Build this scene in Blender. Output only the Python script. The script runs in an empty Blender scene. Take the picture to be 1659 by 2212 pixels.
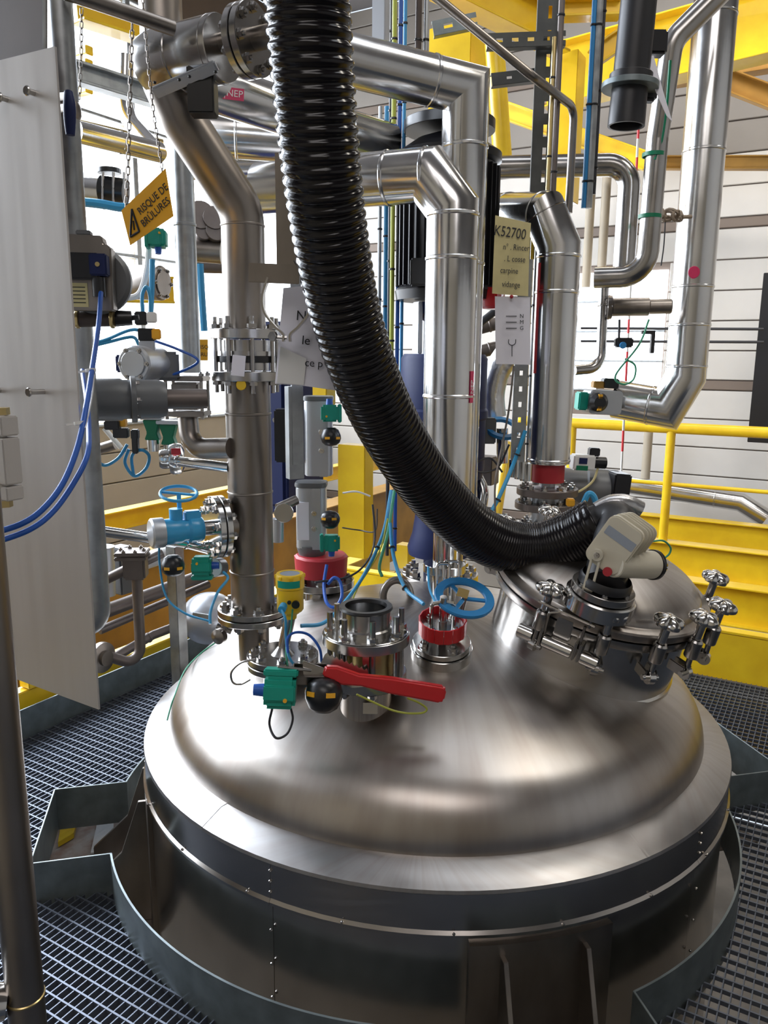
import bpy, bmesh, math, random
from mathutils import Vector as V, Matrix as Mx
random.seed(7)
PI = math.pi
rad = math.radians
COL = bpy.context.scene.collection
SC = bpy.context.scene

# ------------------------------------------------------------------ camera
F_PX, CX, CY = 1700.0, 829.5, 1106.0
PITCH, ROLL = rad(11.2), rad(0.47)
CAM = V((0, 0, 1.66))
_F = V((0, math.cos(PITCH), -math.sin(PITCH)))
_R0 = V((1, 0, 0)); _U0 = _R0.cross(_F)
_R = _R0*math.cos(ROLL) + _U0*math.sin(ROLL)
_U = _U0*math.cos(ROLL) - _R0*math.sin(ROLL)
cd = bpy.data.cameras.new('camera'); cam = bpy.data.objects.new('camera', cd); COL.objects.link(cam)
cd.sensor_fit = 'VERTICAL'; cd.sensor_height = 36.0; cd.sensor_width = 27.0
cd.lens = F_PX/2212*36.0; cd.clip_start = .02; cd.clip_end = 200
m = Mx((_R, _U, -_F)).transposed().to_4x4(); m.translation = CAM
cam.matrix_world = m
SC.camera = cam

# ------------------------------------------------------------------ light
SC.view_settings.view_transform = 'Standard'
SC.view_settings.look = 'None'
SC.view_settings.exposure = 0.0
SC.view_settings.gamma = 1.0
SC.view_settings.use_curve_mapping = False
W = bpy.data.worlds.new('sky'); SC.world = W; W.use_nodes = True
bg = W.node_tree.nodes['Background']; bg.inputs[0].default_value = (.75, .85, 1, 1); bg.inputs[1].default_value = 1.2

A30 = rad(30)
E1 = V((math.cos(A30), -math.sin(A30), 0))     # along the back wall
E2 = V((math.sin(A30), math.cos(A30), 0))      # along the left wall
def UW(u, w, z=0.0): return E1*u + E2*w + V((0, 0, z))

def area(name, loc, target, sx, sy, power, col):
    l = bpy.data.lights.new(name, 'AREA'); l.shape = 'RECTANGLE'; l.size = sx; l.size_y = sy
    l.energy = power; l.color = col
    o = bpy.data.objects.new(name, l); COL.objects.link(o); o.location = loc
    o.rotation_euler = (V(target)-V(loc)).to_track_quat('-Z', 'Y').to_euler()
    return o
area('window_daylight', UW(-5.7, 2.3, 3.3), UW(-.6, 2.2, .7), 4.6, 3.2, 520, (.80, .88, 1.0))
area('hall_fill', UW(.8, -1.2, 4.9), UW(.8, 2.2, 0), 3.2, 1.6, 52, (1.0, .94, .92))  # unseen soft fill added to lift the front and broaden its reflections
area('hall_fill', UW(1.0, 3.2, 5.0), UW(.4, 5.6, 0), 1.6, .5, 45, (1.0, .93, .82))  # unseen fill added overhead, no fitting modelled
area('hall_fill', UW(-.8, 5.9, 5.1), UW(-.6, 8.0, .8), 4.0, .5, 95, (1.0, .95, .88))  # unseen fill added to brighten the back wall
area('basement_lamp', UW(-.5, .5, -.6), UW(-.5, .5, -3), 3.5, 1.2, 26, (1.0, .92, .8))
area('rooflight_daylight', UW(-.5, 2.6, 5.4), UW(-.5, 2.4, 0), 3.5, .8, 26, (.9, .94, 1.0))

# ------------------------------------------------------------------ materials
def mat(name, col, metal=0.0, rough=.5, noise=0.0, nscale=8.0, bump=0.0, bscale=60.0, col2=None, emis=None, estr=0.0,
        stretch=None, alpha=1.0, rvar=0.0, spec=.5, coat=0.0, trans=0.0):
    M = bpy.data.materials.new(name); M.use_nodes = True
    nt = M.node_tree; b = nt.nodes['Principled BSDF']
    b.inputs['Base Color'].default_value = (*col, 1); b.inputs['Metallic'].default_value = metal
    b.inputs['Roughness'].default_value = rough; b.inputs['Specular IOR Level'].default_value = spec
    b.inputs['Coat Weight'].default_value = coat
    b.inputs['Transmission Weight'].default_value = trans
    if emis: b.inputs['Emission Color'].default_value = (*emis, 1); b.inputs['Emission Strength'].default_value = estr
    b.inputs['Alpha'].default_value = alpha
    if noise or bump or rvar:
        tc = nt.nodes.new('ShaderNodeTexCoord'); mp = nt.nodes.new('ShaderNodeMapping')
        mp.inputs['Scale'].default_value = stretch or (1, 1, 1)
        nt.links.new(tc.outputs['Object'], mp.inputs[0])
        tx = nt.nodes.new('ShaderNodeTexNoise'); tx.inputs['Scale'].default_value = nscale; tx.inputs['Detail'].default_value = 5
        nt.links.new(mp.outputs[0], tx.inputs['Vector'])
        if noise:
            r = nt.nodes.new('ShaderNodeValToRGB'); r.color_ramp.elements[0].position = .35; r.color_ramp.elements[1].position = .68
            c2 = col2 or tuple(c*(1-noise) for c in col)
            r.color_ramp.elements[0].color = (*c2, 1); r.color_ramp.elements[1].color = (*col, 1)
            nt.links.new(tx.outputs[0], r.inputs[0]); nt.links.new(r.outputs[0], b.inputs['Base Color'])
        if rvar:
            mr = nt.nodes.new('ShaderNodeMapRange'); mr.inputs[1].default_value = .3; mr.inputs[2].default_value = .7
            mr.inputs[3].default_value = max(0, rough-rvar); mr.inputs[4].default_value = rough+rvar
            nt.links.new(tx.outputs[0], mr.inputs[0]); nt.links.new(mr.outputs[0], b.inputs['Roughness'])
        if bump:
            t2 = nt.nodes.new('ShaderNodeTexNoise'); t2.inputs['Scale'].default_value = bscale; t2.inputs['Detail'].default_value = 3
            nt.links.new(mp.outputs[0], t2.inputs['Vector'])
            bp = nt.nodes.new('ShaderNodeBump'); bp.inputs['Strength'].default_value = bump; bp.inputs['Distance'].default_value = .003
            nt.links.new(t2.outputs[0], bp.inputs['Height']); nt.links.new(bp.outputs[0], b.inputs['Normal'])
    return M
Mt = {}
Mt['polish'] = mat('polished steel', (.66, .65, .63), 1, .16, noise=.15, nscale=5, rvar=.06)
Mt['steel'] = mat('satin steel', (.47, .455, .44), 1, .22, noise=.18, nscale=7, rvar=.04)
Mt['clad'] = mat('aluminium cladding', (.70, .70, .70), 1, .20, noise=.10, nscale=4, rvar=.06, bump=.12, bscale=9)
Mt['dome'] = mat('brushed dome steel', (.485, .465, .45), 1, .34, noise=.22, nscale=3.2, rvar=.04, stretch=(1, 1, .5), col2=(.40, .36, .32))
Mt['rim'] = mat('rim plate steel', (.47, .46, .455), 1, .36, noise=.16, nscale=6, rvar=.06, bump=.06, bscale=30)
Mt['shell'] = mat('shell cladding steel', (.50, .47, .44), 1, .21, noise=.2, nscale=4, rvar=.04)
Mt['dull'] = mat('dull brown pipe steel', (.34, .305, .275), 1, .35, noise=.3, nscale=9, rvar=.05, stretch=(1, 1, .4))
Mt['darkpipe'] = mat('grey brown pipe', (.20, .17, .155), .7, .42, noise=.2, nscale=10)
Mt['galv'] = mat('galvanised steel', (.42, .44, .45), .85, .42, noise=.25, nscale=25, rvar=.08)
Mt['grating'] = mat('grating zinc', (.15, .17, .21), .55, .45, noise=.2, nscale=30)
Mt['toe'] = mat('toe plate zinc', (.22, .26, .27), .6, .42, noise=.3, nscale=14)
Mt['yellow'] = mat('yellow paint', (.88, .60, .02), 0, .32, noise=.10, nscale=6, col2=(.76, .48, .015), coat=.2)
Mt['brass'] = mat('brass', (.62, .48, .22), 1, .3)
Mt['blue'] = mat('blue paint', (.03, .22, .50), 0, .32)
Mt['bluebright'] = mat('bright blue enamel', (.05, .36, .66), 0, .3)
Mt['navy'] = mat('navy paint', (.014, .022, .085), 0, .55, spec=.25)
Mt['bluecable'] = mat('blue cable', (.015, .10, .46), 0, .4)
Mt['cyancable'] = mat('light blue cable', (.04, .30, .56), 0, .4)
Mt['greencable'] = mat('green earth cable', (.06, .34, .20), 0, .45)
Mt['ygcable'] = mat('yellow green earth cable', (.42, .46, .06), 0, .45)
Mt['greycable'] = mat('dark cable', (.03, .03, .035), 0, .45)
Mt['white'] = mat('white plastic', (.78, .78, .76), 0, .4)
Mt['teal'] = mat('teal plastic', (.0, .30, .22), 0, .42)
Mt['green'] = mat('green enamel', (.0, .17, .08), 0, .4)
Mt['black'] = mat('black plastic', (.012, .012, .014), 0, .32)
Mt['hose'] = mat('black hose', (.007, .006, .007), 0, .16, spec=.32)
Mt['pvc'] = mat('dark grey pvc', (.014, .014, .017), 0, .4)
Mt['amber'] = mat('amber plastic', (.85, .42, .02), 0, .4)
Mt['red'] = mat('red enamel', (.56, .015, .02), 0, .28, coat=.4)
Mt['redtape'] = mat('red tape', (.42, .02, .03), 0, .5)
Mt['cream'] = mat('cream enamel', (.60, .56, .45), 0, .38)
Mt['paper'] = mat('white paper', (.86, .85, .93), 0, .55)
Mt['ypaper'] = mat('yellowed paper', (.74, .65, .33), 0, .7, noise=.15, nscale=12)
Mt['sign'] = mat('orange sign', (.86, .42, .015), 0, .5)
Mt['pink'] = mat('magenta label', (.62, .03, .12), 0, .5)
Mt['grey'] = mat('grey enamel', (.15, .155, .16), .3, .42)
Mt['silver'] = mat('silver cast aluminium', (.52, .54, .57), .75, .38)
Mt['ink'] = mat('black ink', (.015, .015, .02), 0, .6)
Mt['panel'] = mat('brushed panel', (.55, .53, .515), .35, .38, noise=.06, nscale=40, stretch=(1, 1, .05), rvar=.05)
Mt['ochre'] = mat('ochre and shaded yellow', (.42, .22, .035), 0, .5, noise=.3, nscale=4)  # on the deep beam: yellow paint darkened, its shade put into the colour
Mt['zinc_dark'] = mat('dark weathered zinc', (.085, .09, .088), .3, .5, noise=.2, nscale=20)
Mt['brown'] = mat('dark brown sheet', (.075, .055, .045), .3, .5, noise=.2, nscale=8)
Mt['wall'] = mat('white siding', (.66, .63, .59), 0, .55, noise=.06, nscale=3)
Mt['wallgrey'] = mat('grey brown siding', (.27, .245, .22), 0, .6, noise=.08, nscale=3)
Mt['wallb'] = mat('beige siding', (.46, .40, .31), 0, .6, noise=.08, nscale=3)
Mt['wallbrown'] = mat('brown siding', (.16, .12, .09), 0, .6, noise=.1, nscale=3)
Mt['seam'] = mat('brown joint strip', (.20, .155, .125), 0, .5)
Mt['roof'] = mat('grey roof sheet', (.15, .14, .14), .1, .6)
Mt['concrete'] = mat('basement concrete', (.20, .18, .155), 0, .8, noise=.4, nscale=2.5)
Mt['rust'] = mat('rusty floor', (.26, .12, .06), 0, .7, noise=.5, nscale=12, col2=(.5, .46, .42))
Mt['glow'] = mat('daylight window', (.9, .95, 1), 0, .3, emis=(.86, .92, 1.0), estr=5.0)
Mt['glass'] = mat('sight glass', (.03, .04, .05), 0, .05, coat=.5)
Mt['screen'] = mat('grey label', (.30, .34, .40), 0, .35)
Mt['rope'] = mat('rope', (.30, .24, .18), 0, .8)
Mt['tape_red'] = mat('barrier tape red', (.75, .03, .04), 0, .5)
Mt['foil'] = mat('crinkled foil', (.62, .62, .63), 1, .28, bump=1.0, bscale=25)

# radial brushing and run marks of the dome
def radial(M, amt=.75):
    nt = M.node_tree; b = nt.nodes['Principled BSDF']; L = nt.links; N_ = nt.nodes.new
    tc = N_('ShaderNodeTexCoord'); sp = N_('ShaderNodeSeparateXYZ'); L.new(tc.outputs['Object'], sp.inputs[0])
    at = N_('ShaderNodeMath'); at.operation = 'ARCTAN2'; L.new(sp.outputs[1], at.inputs[0]); L.new(sp.outputs[0], at.inputs[1])
    a2 = N_('ShaderNodeMath'); a2.operation = 'MULTIPLY'; a2.inputs[1].default_value = 8; L.new(at.outputs[0], a2.inputs[0])
    cb = N_('ShaderNodeCombineXYZ'); L.new(a2.outputs[0], cb.inputs[0])
    z2 = N_('ShaderNodeMath'); z2.operation = 'MULTIPLY'; z2.inputs[1].default_value = 2.2; L.new(sp.outputs[2], z2.inputs[0]); L.new(z2.outputs[0], cb.inputs[1])
    n = N_('ShaderNodeTexNoise'); n.inputs['Scale'].default_value = 1.6; n.inputs['Detail'].default_value = 3; n.inputs['Roughness'].default_value = .5; L.new(cb.outputs[0], n.inputs['Vector'])
    r = N_('ShaderNodeValToRGB'); r.color_ramp.elements[0].position = .30; r.color_ramp.elements[1].position = .60
    r.color_ramp.elements[0].color = (amt*.86, amt*.82, amt*.80, 1); r.color_ramp.elements[1].color = (1, 1, 1, 1); L.new(n.outputs[0], r.inputs[0])
    mx = N_('ShaderNodeMix'); mx.data_type = 'RGBA'; mx.blend_type = 'MULTIPLY'; mx.inputs[0].default_value = 1
    src = b.inputs['Base Color'].links[0].from_socket
    L.new(src, mx.inputs[6]); L.new(r.outputs[0], mx.inputs[7]); L.new(mx.outputs[2], b.inputs['Base Color'])
radial(Mt['dome'], .97); radial(Mt['rim'], 1.06)

# ------------------------------------------------------------------ geometry helpers
WM = {}
def frame(o, z, x=None):
    z = V(z).normalized(); x = V(x) if x else (V((1, 0, 0)) if abs(z.x) < .9 else V((0, 1, 0)))
    x = (x - z*x.dot(z)).normalized(); y = z.cross(x)
    M = Mx((x, y, z)).transposed().to_4x4(); M.translation = V(o); return M
def T(x, y=None, z=None): return Mx.Translation(V(x) if y is None else V((x, y, z)))
def RZ(a): return Mx.Rotation(a, 4, 'Z')

class MB:
    def __init__(s, M=None): s.v = []; s.f = []; s.M = M or Mx()
    def add(s, vs, fs, M=None):
        k = len(s.v); X = s.M @ M if M else s.M
        s.v += [X @ V(p) for p in vs]; s.f += [tuple(i+k for i in f) for f in fs]; return s
    def box(s, c, d, M=None):
        x, y, z = c; a, b, h = d[0]/2, d[1]/2, d[2]/2
        vs = [(x+i*a, y+j*b, z+k*h) for k in (-1, 1) for j in (-1, 1) for i in (-1, 1)]
        return s.add(vs, [(0, 2, 3, 1), (4, 5, 7, 6), (0, 1, 5, 4), (2, 6, 7, 3), (0, 4, 6, 2), (1, 3, 7, 5)], M)
    def prism(s, poly, z0, z1, M=None):
        n = len(poly)
        ar = sum(poly[i][0]*poly[(i+1) % n][1]-poly[(i+1) % n][0]*poly[i][1] for i in range(n))
        if ar < 0: poly = poly[::-1]
        vs = [(p[0], p[1], z0) for p in poly] + [(p[0], p[1], z1) for p in poly]
        fs = [tuple(range(n))[::-1], tuple(range(n, 2*n))] + [(i, (i+1) % n, n+(i+1) % n, n+i) for i in range(n)]
        return s.add(vs, fs, M)
    def lathe(s, prof, n=40, M=None):
        vs = []; fs = []; idx = []
        for r, z in prof:
            if r < 1e-6: idx.append([len(vs)]*n); vs.append((0, 0, z))
            else:
                idx.append(list(range(len(vs), len(vs)+n)))
                vs += [(r*math.cos(2*PI*i/n), r*math.sin(2*PI*i/n), z) for i in range(n)]
        for a, b in zip(idx, idx[1:]):
            for i in range(n):
                q = [a[i], a[(i+1) % n], b[(i+1) % n], b[i]]
                q2 = [x for j, x in enumerate(q) if x not in q[:j]]
                if len(q2) > 2: fs.append(tuple(q2))
        return s.add(vs, fs, M)
    def disc(s, R, z0, z1, rin=0, n=40, ch=.0015, M=None):
        p = [(rin, z0)] if rin else [(0, z0)]
        p += [(R-ch, z0), (R, z0+ch), (R, z1-ch), (R-ch, z1)]
        p += [(rin, z1), (rin, z0)] if rin else [(0, z1)]
        return s.lathe(p, n, M)
    def cyl(s, p0, p1, r0, r1=None, n=20, M=None):
        p0 = V(p0); p1 = V(p1); r1 = r0 if r1 is None else r1
        L = (p1-p0).length
        return s.lathe([(0, 0), (r0, 0), (r1, L), (0, L)], n, (M or Mx()) @ frame(p0, p1-p0))
    def sphere(s, c, r, n=20, m=12, sc=(1, 1, 1), M=None):
        pr = [(r*math.sin(PI*i/m), -r*math.cos(PI*i/m)) for i in range(m+1)]
        pr[0] = (0, -r); pr[-1] = (0, r)
        return s.lathe(pr, n, (M or Mx()) @ T(*c) @ Mx.Diagonal((*sc, 1)))
    def tube(s, path, r, n=16, M=None, closed=False, hollow=0, rf=None):
        P = [V(p) for p in path]; k = len(P); vs = []; fs = []
        ts = []
        for i in range(k):
            a = P[i-1] if (i > 0 or closed) else P[i]; b = P[(i+1) % k] if (i < k-1 or closed) else P[i]
            d0 = (P[i]-a); d1 = (b-P[i])
            if d0.length < 1e-9: d0 = d1
            if d1.length < 1e-9: d1 = d0
            ts.append((d0.normalized(), d1.normalized()))
        t = (ts[0][0]+ts[0][1]).normalized()
        x = V((1, 0, 0)) if abs(t.x) < .9 else V((0, 1, 0)); x = (x-t*x.dot(t)).normalized()
        for i in range(k):
            d0, d1 = ts[i]; t2 = (d0+d1)
            t2 = t2.normalized() if t2.length > 1e-6 else d1
            q = t.rotation_difference(t2); x = q @ x; x = (x-t2*x.dot(t2)).normalized(); t = t2
            y = t.cross(x); c = max(.35, d0.dot(t2))
            bend = (d1-d0); bend = bend-t*bend.dot(t)
            bl = bend.length; bend = bend/bl if bl > 1e-6 else V((0, 0, 0))
            rr = rf(i/(k-1)) if rf else r
            for j in range(n):
                a = 2*PI*j/n; o = x*math.cos(a)*rr + y*math.sin(a)*rr
                if bl > 1e-6: o = o + bend*(o.dot(bend)*(1/c-1))
                vs.append(P[i]+o)
        kk = k if closed else k-1
        for i in range(kk):
            i2 = (i+1) % k
            for j in range(n):
                j2 = (j+1) % n
                fs.append((i*n+j, i*n+j2, i2*n+j2, i2*n+j))
        if not closed:
            fs.append(tuple(range(n))[::-1]); fs.append(tuple((k-1)*n+j for j in range(n)))
        return s.add(vs, fs, M)
    def build(s, name, mt, parent=None, bev=0, kind=None, label=None, smooth=True, seg=2):
        me = bpy.data.meshes.new(name)
        c = V((0, 0, 0))
        lo = V([min(p[i] for p in s.v) for i in range(3)]); hi = V([max(p[i] for p in s.v) for i in range(3)])
        c = (lo+hi)/2; c.z = lo.z
        me.from_pydata([p-c for p in s.v], [], s.f); me.update()
        bm = bmesh.new(); bm.from_mesh(me)
        bmesh.ops.remove_doubles(bm, verts=bm.verts, dist=1e-6)
        if bev:
            bmesh.ops.bevel(bm, geom=[e for e in bm.edges if len(e.link_faces) == 2 and e.calc_face_angle(0) > .6], offset=bev, segments=seg, affect='EDGES', clamp_overlap=True)
        bmesh.ops.recalc_face_normals(bm, faces=bm.faces)
        bm.to_mesh(me); bm.free()
        if smooth:
            for p in me.polygons: p.use_smooth = True
            me.set_sharp_from_angle(angle=rad(34))
        me.materials.append(Mt[mt] if isinstance(mt, str) else mt)
        return link(name, me, T(c), parent, kind, label)
def link(name, me, M, parent=None, kind=None, label=None):
    o = bpy.data.objects.new(name, me); COL.objects.link(o)
    WM[o] = M
    if parent: o.parent = parent; o.matrix_basis = WM[parent].inverted() @ M
    else: o.matrix_basis = M
    if kind: o['kind'] = kind
    if label: o['label'] = label
    return o
def thing(name, label, cat, loc, group=None):
    o = bpy.data.objects.new(name, None); COL.objects.link(o); o.location = V(loc); WM[o] = T(V(loc))
    o.empty_display_size = .05
    o['label'] = label; o['category'] = cat
    if group: o['group'] = group
    return o
def tag(o, label, cat, group=None):
    o['label'] = label; o['category'] = cat
    if group: o['group'] = group
    return o
def setting(name, loc=(0, 0, 0)):
    o = bpy.data.objects.new(name, None); COL.objects.link(o); o.location = V(loc); WM[o] = T(V(loc)); o['kind'] = 'structure'; return o

# pixel -> world, used to read real positions off the calibrated view
def ray(px, py): return (_F + _R*((px-CX)/F_PX) - _U*((py-CY)/F_PX))
def P(px, py, Y): d = ray(px, py); return CAM + d*(Y/d.y)
def PW(px, py, w): d = ray(px, py); return CAM + d*(w/d.dot(E2))
def PU(px, py, u): d = ray(px, py); return CAM + d*(u/d.dot(E1))
def PZ(px, py, z): d = ray(px, py); return CAM + d*((z-CAM.z)/d.z)
def PXY(px, py, Y, X=None): return P(px, py, Y)

# vessel geometry
C = V((.178, 2.66, 0)); RD = .915; ZB = .44; RC = 1.70; RK = .19
_zc = ZB - math.sqrt((RC-RK)**2-(RD-RK)**2); ZA = _zc+RC
def dome_z(r):
    rt = (RD-RK)*RC/(RC-RK)
    if r <= rt: return _zc+math.sqrt(RC*RC-r*r)
    return ZB+math.sqrt(max(0, RK*RK-(r-(RD-RK))**2))
def D(px, py):
    d = ray(px, py)
    for i in range(4000):
        p = CAM + d*(1.0+i*.001); r = math.hypot(p.x-C.x, p.y-C.y)
        if r < RD and p.z <= dome_z(r): return p
    return PZ(px, py, .6)
def dn(p):
    v = V((p.x-C.x, p.y-C.y, 0)); r = v.length
    return (V((v.x, v.y, 0)) + V((0, 0, math.sqrt(max(.01, RC*RC-r*r))))).normalized()
def fil(pts, R, n=8):
    pts = [V(p) for p in pts]; out = [pts[0]]
    for i in range(1, len(pts)-1):
        a, b, c = pts[i-1], pts[i], pts[i+1]
        u = (a-b).normalized(); w = (c-b).normalized(); ang = u.angle(w)
        if ang > PI-.02: out.append(b); continue
        d = min(R/math.tan(ang/2), (a-b).length*.49, (c-b).length*.49)
        r = d*math.tan(ang/2); p0 = b+u*d; bis = (u+w).normalized(); ctr = b+bis*(r/math.sin(ang/2))
        v0 = p0-ctr; v1 = (b+w*d)-ctr; tot = v0.angle(v1, 0); ax_ = v0.cross(v1)
        if tot < 1e-4: out.append(b); continue
        for k in range(n+1): out.append(ctr+Mx.Rotation(tot*k/n, 3, ax_) @ v0)
    out.append(pts[-1]); return out
def smooth(pts, n=8):
    pts = [V(p) for p in pts]; Q = [pts[0]*2-pts[1]]+pts+[pts[-1]*2-pts[-2]]; out = []
    for i in range(1, len(Q)-2):
        p0, p1, p2, p3 = Q[i-1:i+3]
        for k in range(n):
            t = k/n
            out.append(.5*((2*p1)+(p2-p0)*t+(2*p0-5*p1+4*p2-p3)*t*t+(3*p1-p0-3*p2+p3)*t**3))
    out.append(pts[-1]); return out

_cache = {}
def bolt_mesh(mt, stud=True):
    k = ('bolt', mt, stud)
    if k not in _cache:
        b = MB()
        hexa = lambda r, z0, z1: b.prism([(r*math.cos(PI/3*i), r*math.sin(PI/3*i)) for i in range(6)], z0, z1)
        b.disc(1.15, 0, .18, n=10, ch=.02); hexa(1, .18, .95)
        b.cyl((0, 0, .9), (0, 0, 1.5), .5, .44, n=8)
        me = bpy.data.meshes.new('bolt'); me.from_pydata([tuple(p) for p in b.v], [], b.f)
        for p in me.polygons: p.use_smooth = True
        me.set_sharp_from_angle(angle=rad(34)); me.materials.append(Mt[mt]); _cache[k] = me
    return _cache[k]
def bolt(parent, o, axis, s, mt='steel', name='bolt'):
    return link(name, bolt_mesh(mt), frame(o, axis) @ Mx.Diagonal((s, s, s, 1)), parent)
def bolts(parent, c, axis, R, n, s, mt='steel', ph=0, x=None):
    F0 = frame(c, axis, x)
    for i in range(n):
        a = ph+2*PI*i/n
        bolt(parent, F0 @ V((R*math.cos(a), R*math.sin(a), 0)), axis, s, mt)
def flange(parent, c, axis, R, t, nb=8, bs=.011, mt='steel', rin=0, both=False, ph=.2, gasket=True):
    """one joint: two discs with a dark gasket, centre c is the gasket"""
    F0 = frame(c, axis)
    fa = MB(F0).disc(R, .002, t, rin).build('flange', mt, parent)
    fb = MB(F0).disc(R, -t, -.002, rin).build('flange', mt, parent)
    if gasket: MB(F0).disc(R*.93, -.003, .003, rin).build('gasket', 'black', parent)
    ax = V(axis).normalized()
    bolts(fa, V(c)+ax*t, axis, R*.80, nb, bs, mt, ph)
    if both: bolts(fb, V(c)-ax*t, -ax, R*.80, nb, bs, mt, ph)
def band(parent, c, axis, r, w=.012, mt='steel', h=.003):
    F0 = frame(c, axis)
    MB(F0).lathe([(r, -w/2), (r+h, -w/4), (r+h, w/4), (r, w/2)], 36).build('band', mt, parent)
def text(s, size, M, mt, parent, name='lettering', sx=1.0, ext=.0004):
    cu = bpy.data.curves.new('t', 'FONT'); cu.body = s; cu.size = size; cu.align_x = 'CENTER'; cu.align_y = 'CENTER'; cu.extrude = ext; cu.resolution_u = 3
    ob = bpy.data.objects.new('t', cu); COL.objects.link(ob); bpy.context.view_layer.update()
    me = bpy.data.meshes.new_from_object(ob.evaluated_get(bpy.context.evaluated_depsgraph_get()))
    bpy.data.objects.remove(ob); me.materials.clear(); me.materials.append(Mt[mt]); me.name = name
    return link(name, me, M @ Mx.Diagonal((sx, 1, 1, 1)), parent)
def pipe(name, label, path, r, mt, bands=(), cat='pipe', group=None, n=28, bw=.012, bandmt=None, tubename='tube'):
    """path: corner or filleted points; bands: list of (segment index, fraction)"""
    t = thing(name, label, cat, path[0], group)
    MB().tube(path, r, n).build(tubename, mt, t)
    for si, fr in bands:
        a, b = V(path[si]), V(path[si+1]); band(t, a.lerp(b, fr), b-a, r, bw, bandmt or mt)
    return t
def cable(name, label, pts, r, mt, cat='cable', group=None, n=8, sm=8, ties=()):
    p = smooth(pts, sm)
    if not ties: return tag(MB().tube(p, r, n).build(name, mt), label, cat, group)
    t = thing(name, label, cat, p[0], group)
    MB().tube(p, r, n).build('sheath', mt, t)
    for f in ties:
        i = int(f*(len(p)-2)); MB(frame(p[i], p[i+1]-p[i])).disc(r*1.9, -.003, .003, r*.9, n=12).build('cable_tie', 'black', t)
    return t
# ================================================================== SETTING
XU0, XU1, XW0, XW1, ZL, ZC = -6.2, 7.5, -4.0, 8.6, -3.2, 5.6
def quad_wall(name, a, b, z0, z1, mt, th=.1, nrm=None):
    a = V(a); b = V(b); d = (b-a).normalized(); nn = V((-d.y, d.x, 0)) if nrm is None else V(nrm)
    c = (a+b)/2; L = (b-a).length
    M = Mx((d, nn, V((0, 0, 1)))).transposed().to_4x4(); M.translation = V((c.x, c.y, 0))
    return MB(M).box((0, th/2, (z0+z1)/2), (L, th, z1-z0))
def unit(name, me_dims, mt):   # cached bevelled board
    k = (name, mt, tuple(round(x, 4) for x in me_dims))
    if k not in _cache:
        b = MB().box((0, 0, 0), me_dims); o = b.build(name, mt, bev=.006, seg=1); me = o.data
        me.transform(T(0, 0, -me_dims[2]/2)); bpy.data.objects.remove(o); _cache[k] = me
    return _cache[k]
# --- back wall: horizontal boards with brown joint strips
wb = setting('wall_back', UW(.6, XW1, ZL))
MB().add([UW(XU0, XW1+.02, ZL), UW(XU1, XW1+.02, ZL), UW(XU1, XW1+.02, ZC), UW(XU0, XW1+.02, ZC), UW(XU0, XW1+.12, ZL), UW(XU1, XW1+.12, ZL), UW(XU1, XW1+.12, ZC), UW(XU0, XW1+.12, ZC)],
         [(0, 1, 2, 3), (4, 7, 6, 5), (0, 4, 5, 1), (1, 5, 6, 2), (2, 6, 7, 3), (3, 7, 4, 0)]).build('wall_core', 'seam', wb)
MW = Mx((E1, E2, V((0, 0, 1)))).transposed().to_4x4()
# window in the back wall (blown out patch behind the right hand pipework)
def wallspan(u0, u1, z0, z1, par, w, mt, name='board'):
    me = unit(name, (u1-u0-.004, .03, z1-z0-.012), mt)
    M = MW.copy(); M.translation = UW((u0+u1)/2, w, (z0+z1)/2); link(name, me, M, par)
wa = PW(1215, 840, XW1); wc = PW(1448, 580, XW1)
WU0, WU1, WZ0, WZ1 = wa.dot(E1), wc.dot(E1), wa.z, wc.z
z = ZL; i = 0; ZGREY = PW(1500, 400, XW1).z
while z < ZC-.05:
    h = .29; z1 = min(z+h, ZC)
    if i % 6 == 5: z1 = min(z+.10, ZC)
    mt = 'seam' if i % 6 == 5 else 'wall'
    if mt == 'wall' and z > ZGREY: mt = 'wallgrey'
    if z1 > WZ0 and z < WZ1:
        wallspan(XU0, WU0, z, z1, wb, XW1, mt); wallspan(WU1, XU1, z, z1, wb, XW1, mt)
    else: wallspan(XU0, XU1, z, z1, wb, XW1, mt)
    z = z1; i += 1
wn = setting('window_1', UW((WU0+WU1)/2, XW1, WZ0))
def framebars(par, u0, u1, z0, z1, w, nz, nu, mt, fn=UW):
    pass
nzp = 4
for k in range(nzp):
    a = WZ0+(WZ1-WZ0)*k/nzp; b = WZ0+(WZ1-WZ0)*(k+1)/nzp
    M = MW.copy(); M.translation = UW((WU0+WU1)/2, XW1-.005, (a+b)/2)
    link('pane', unit('pane', (WU1-WU0-.02, .01, b-a-.02), 'glow'), M, wn)
    M = MW.copy(); M.translation = UW((WU0+WU1)/2, XW1-.02, a)
    link('glazing_bar', unit('glazing_bar', (WU1-WU0, .03, .02), 'galv'), M, wn)
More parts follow.
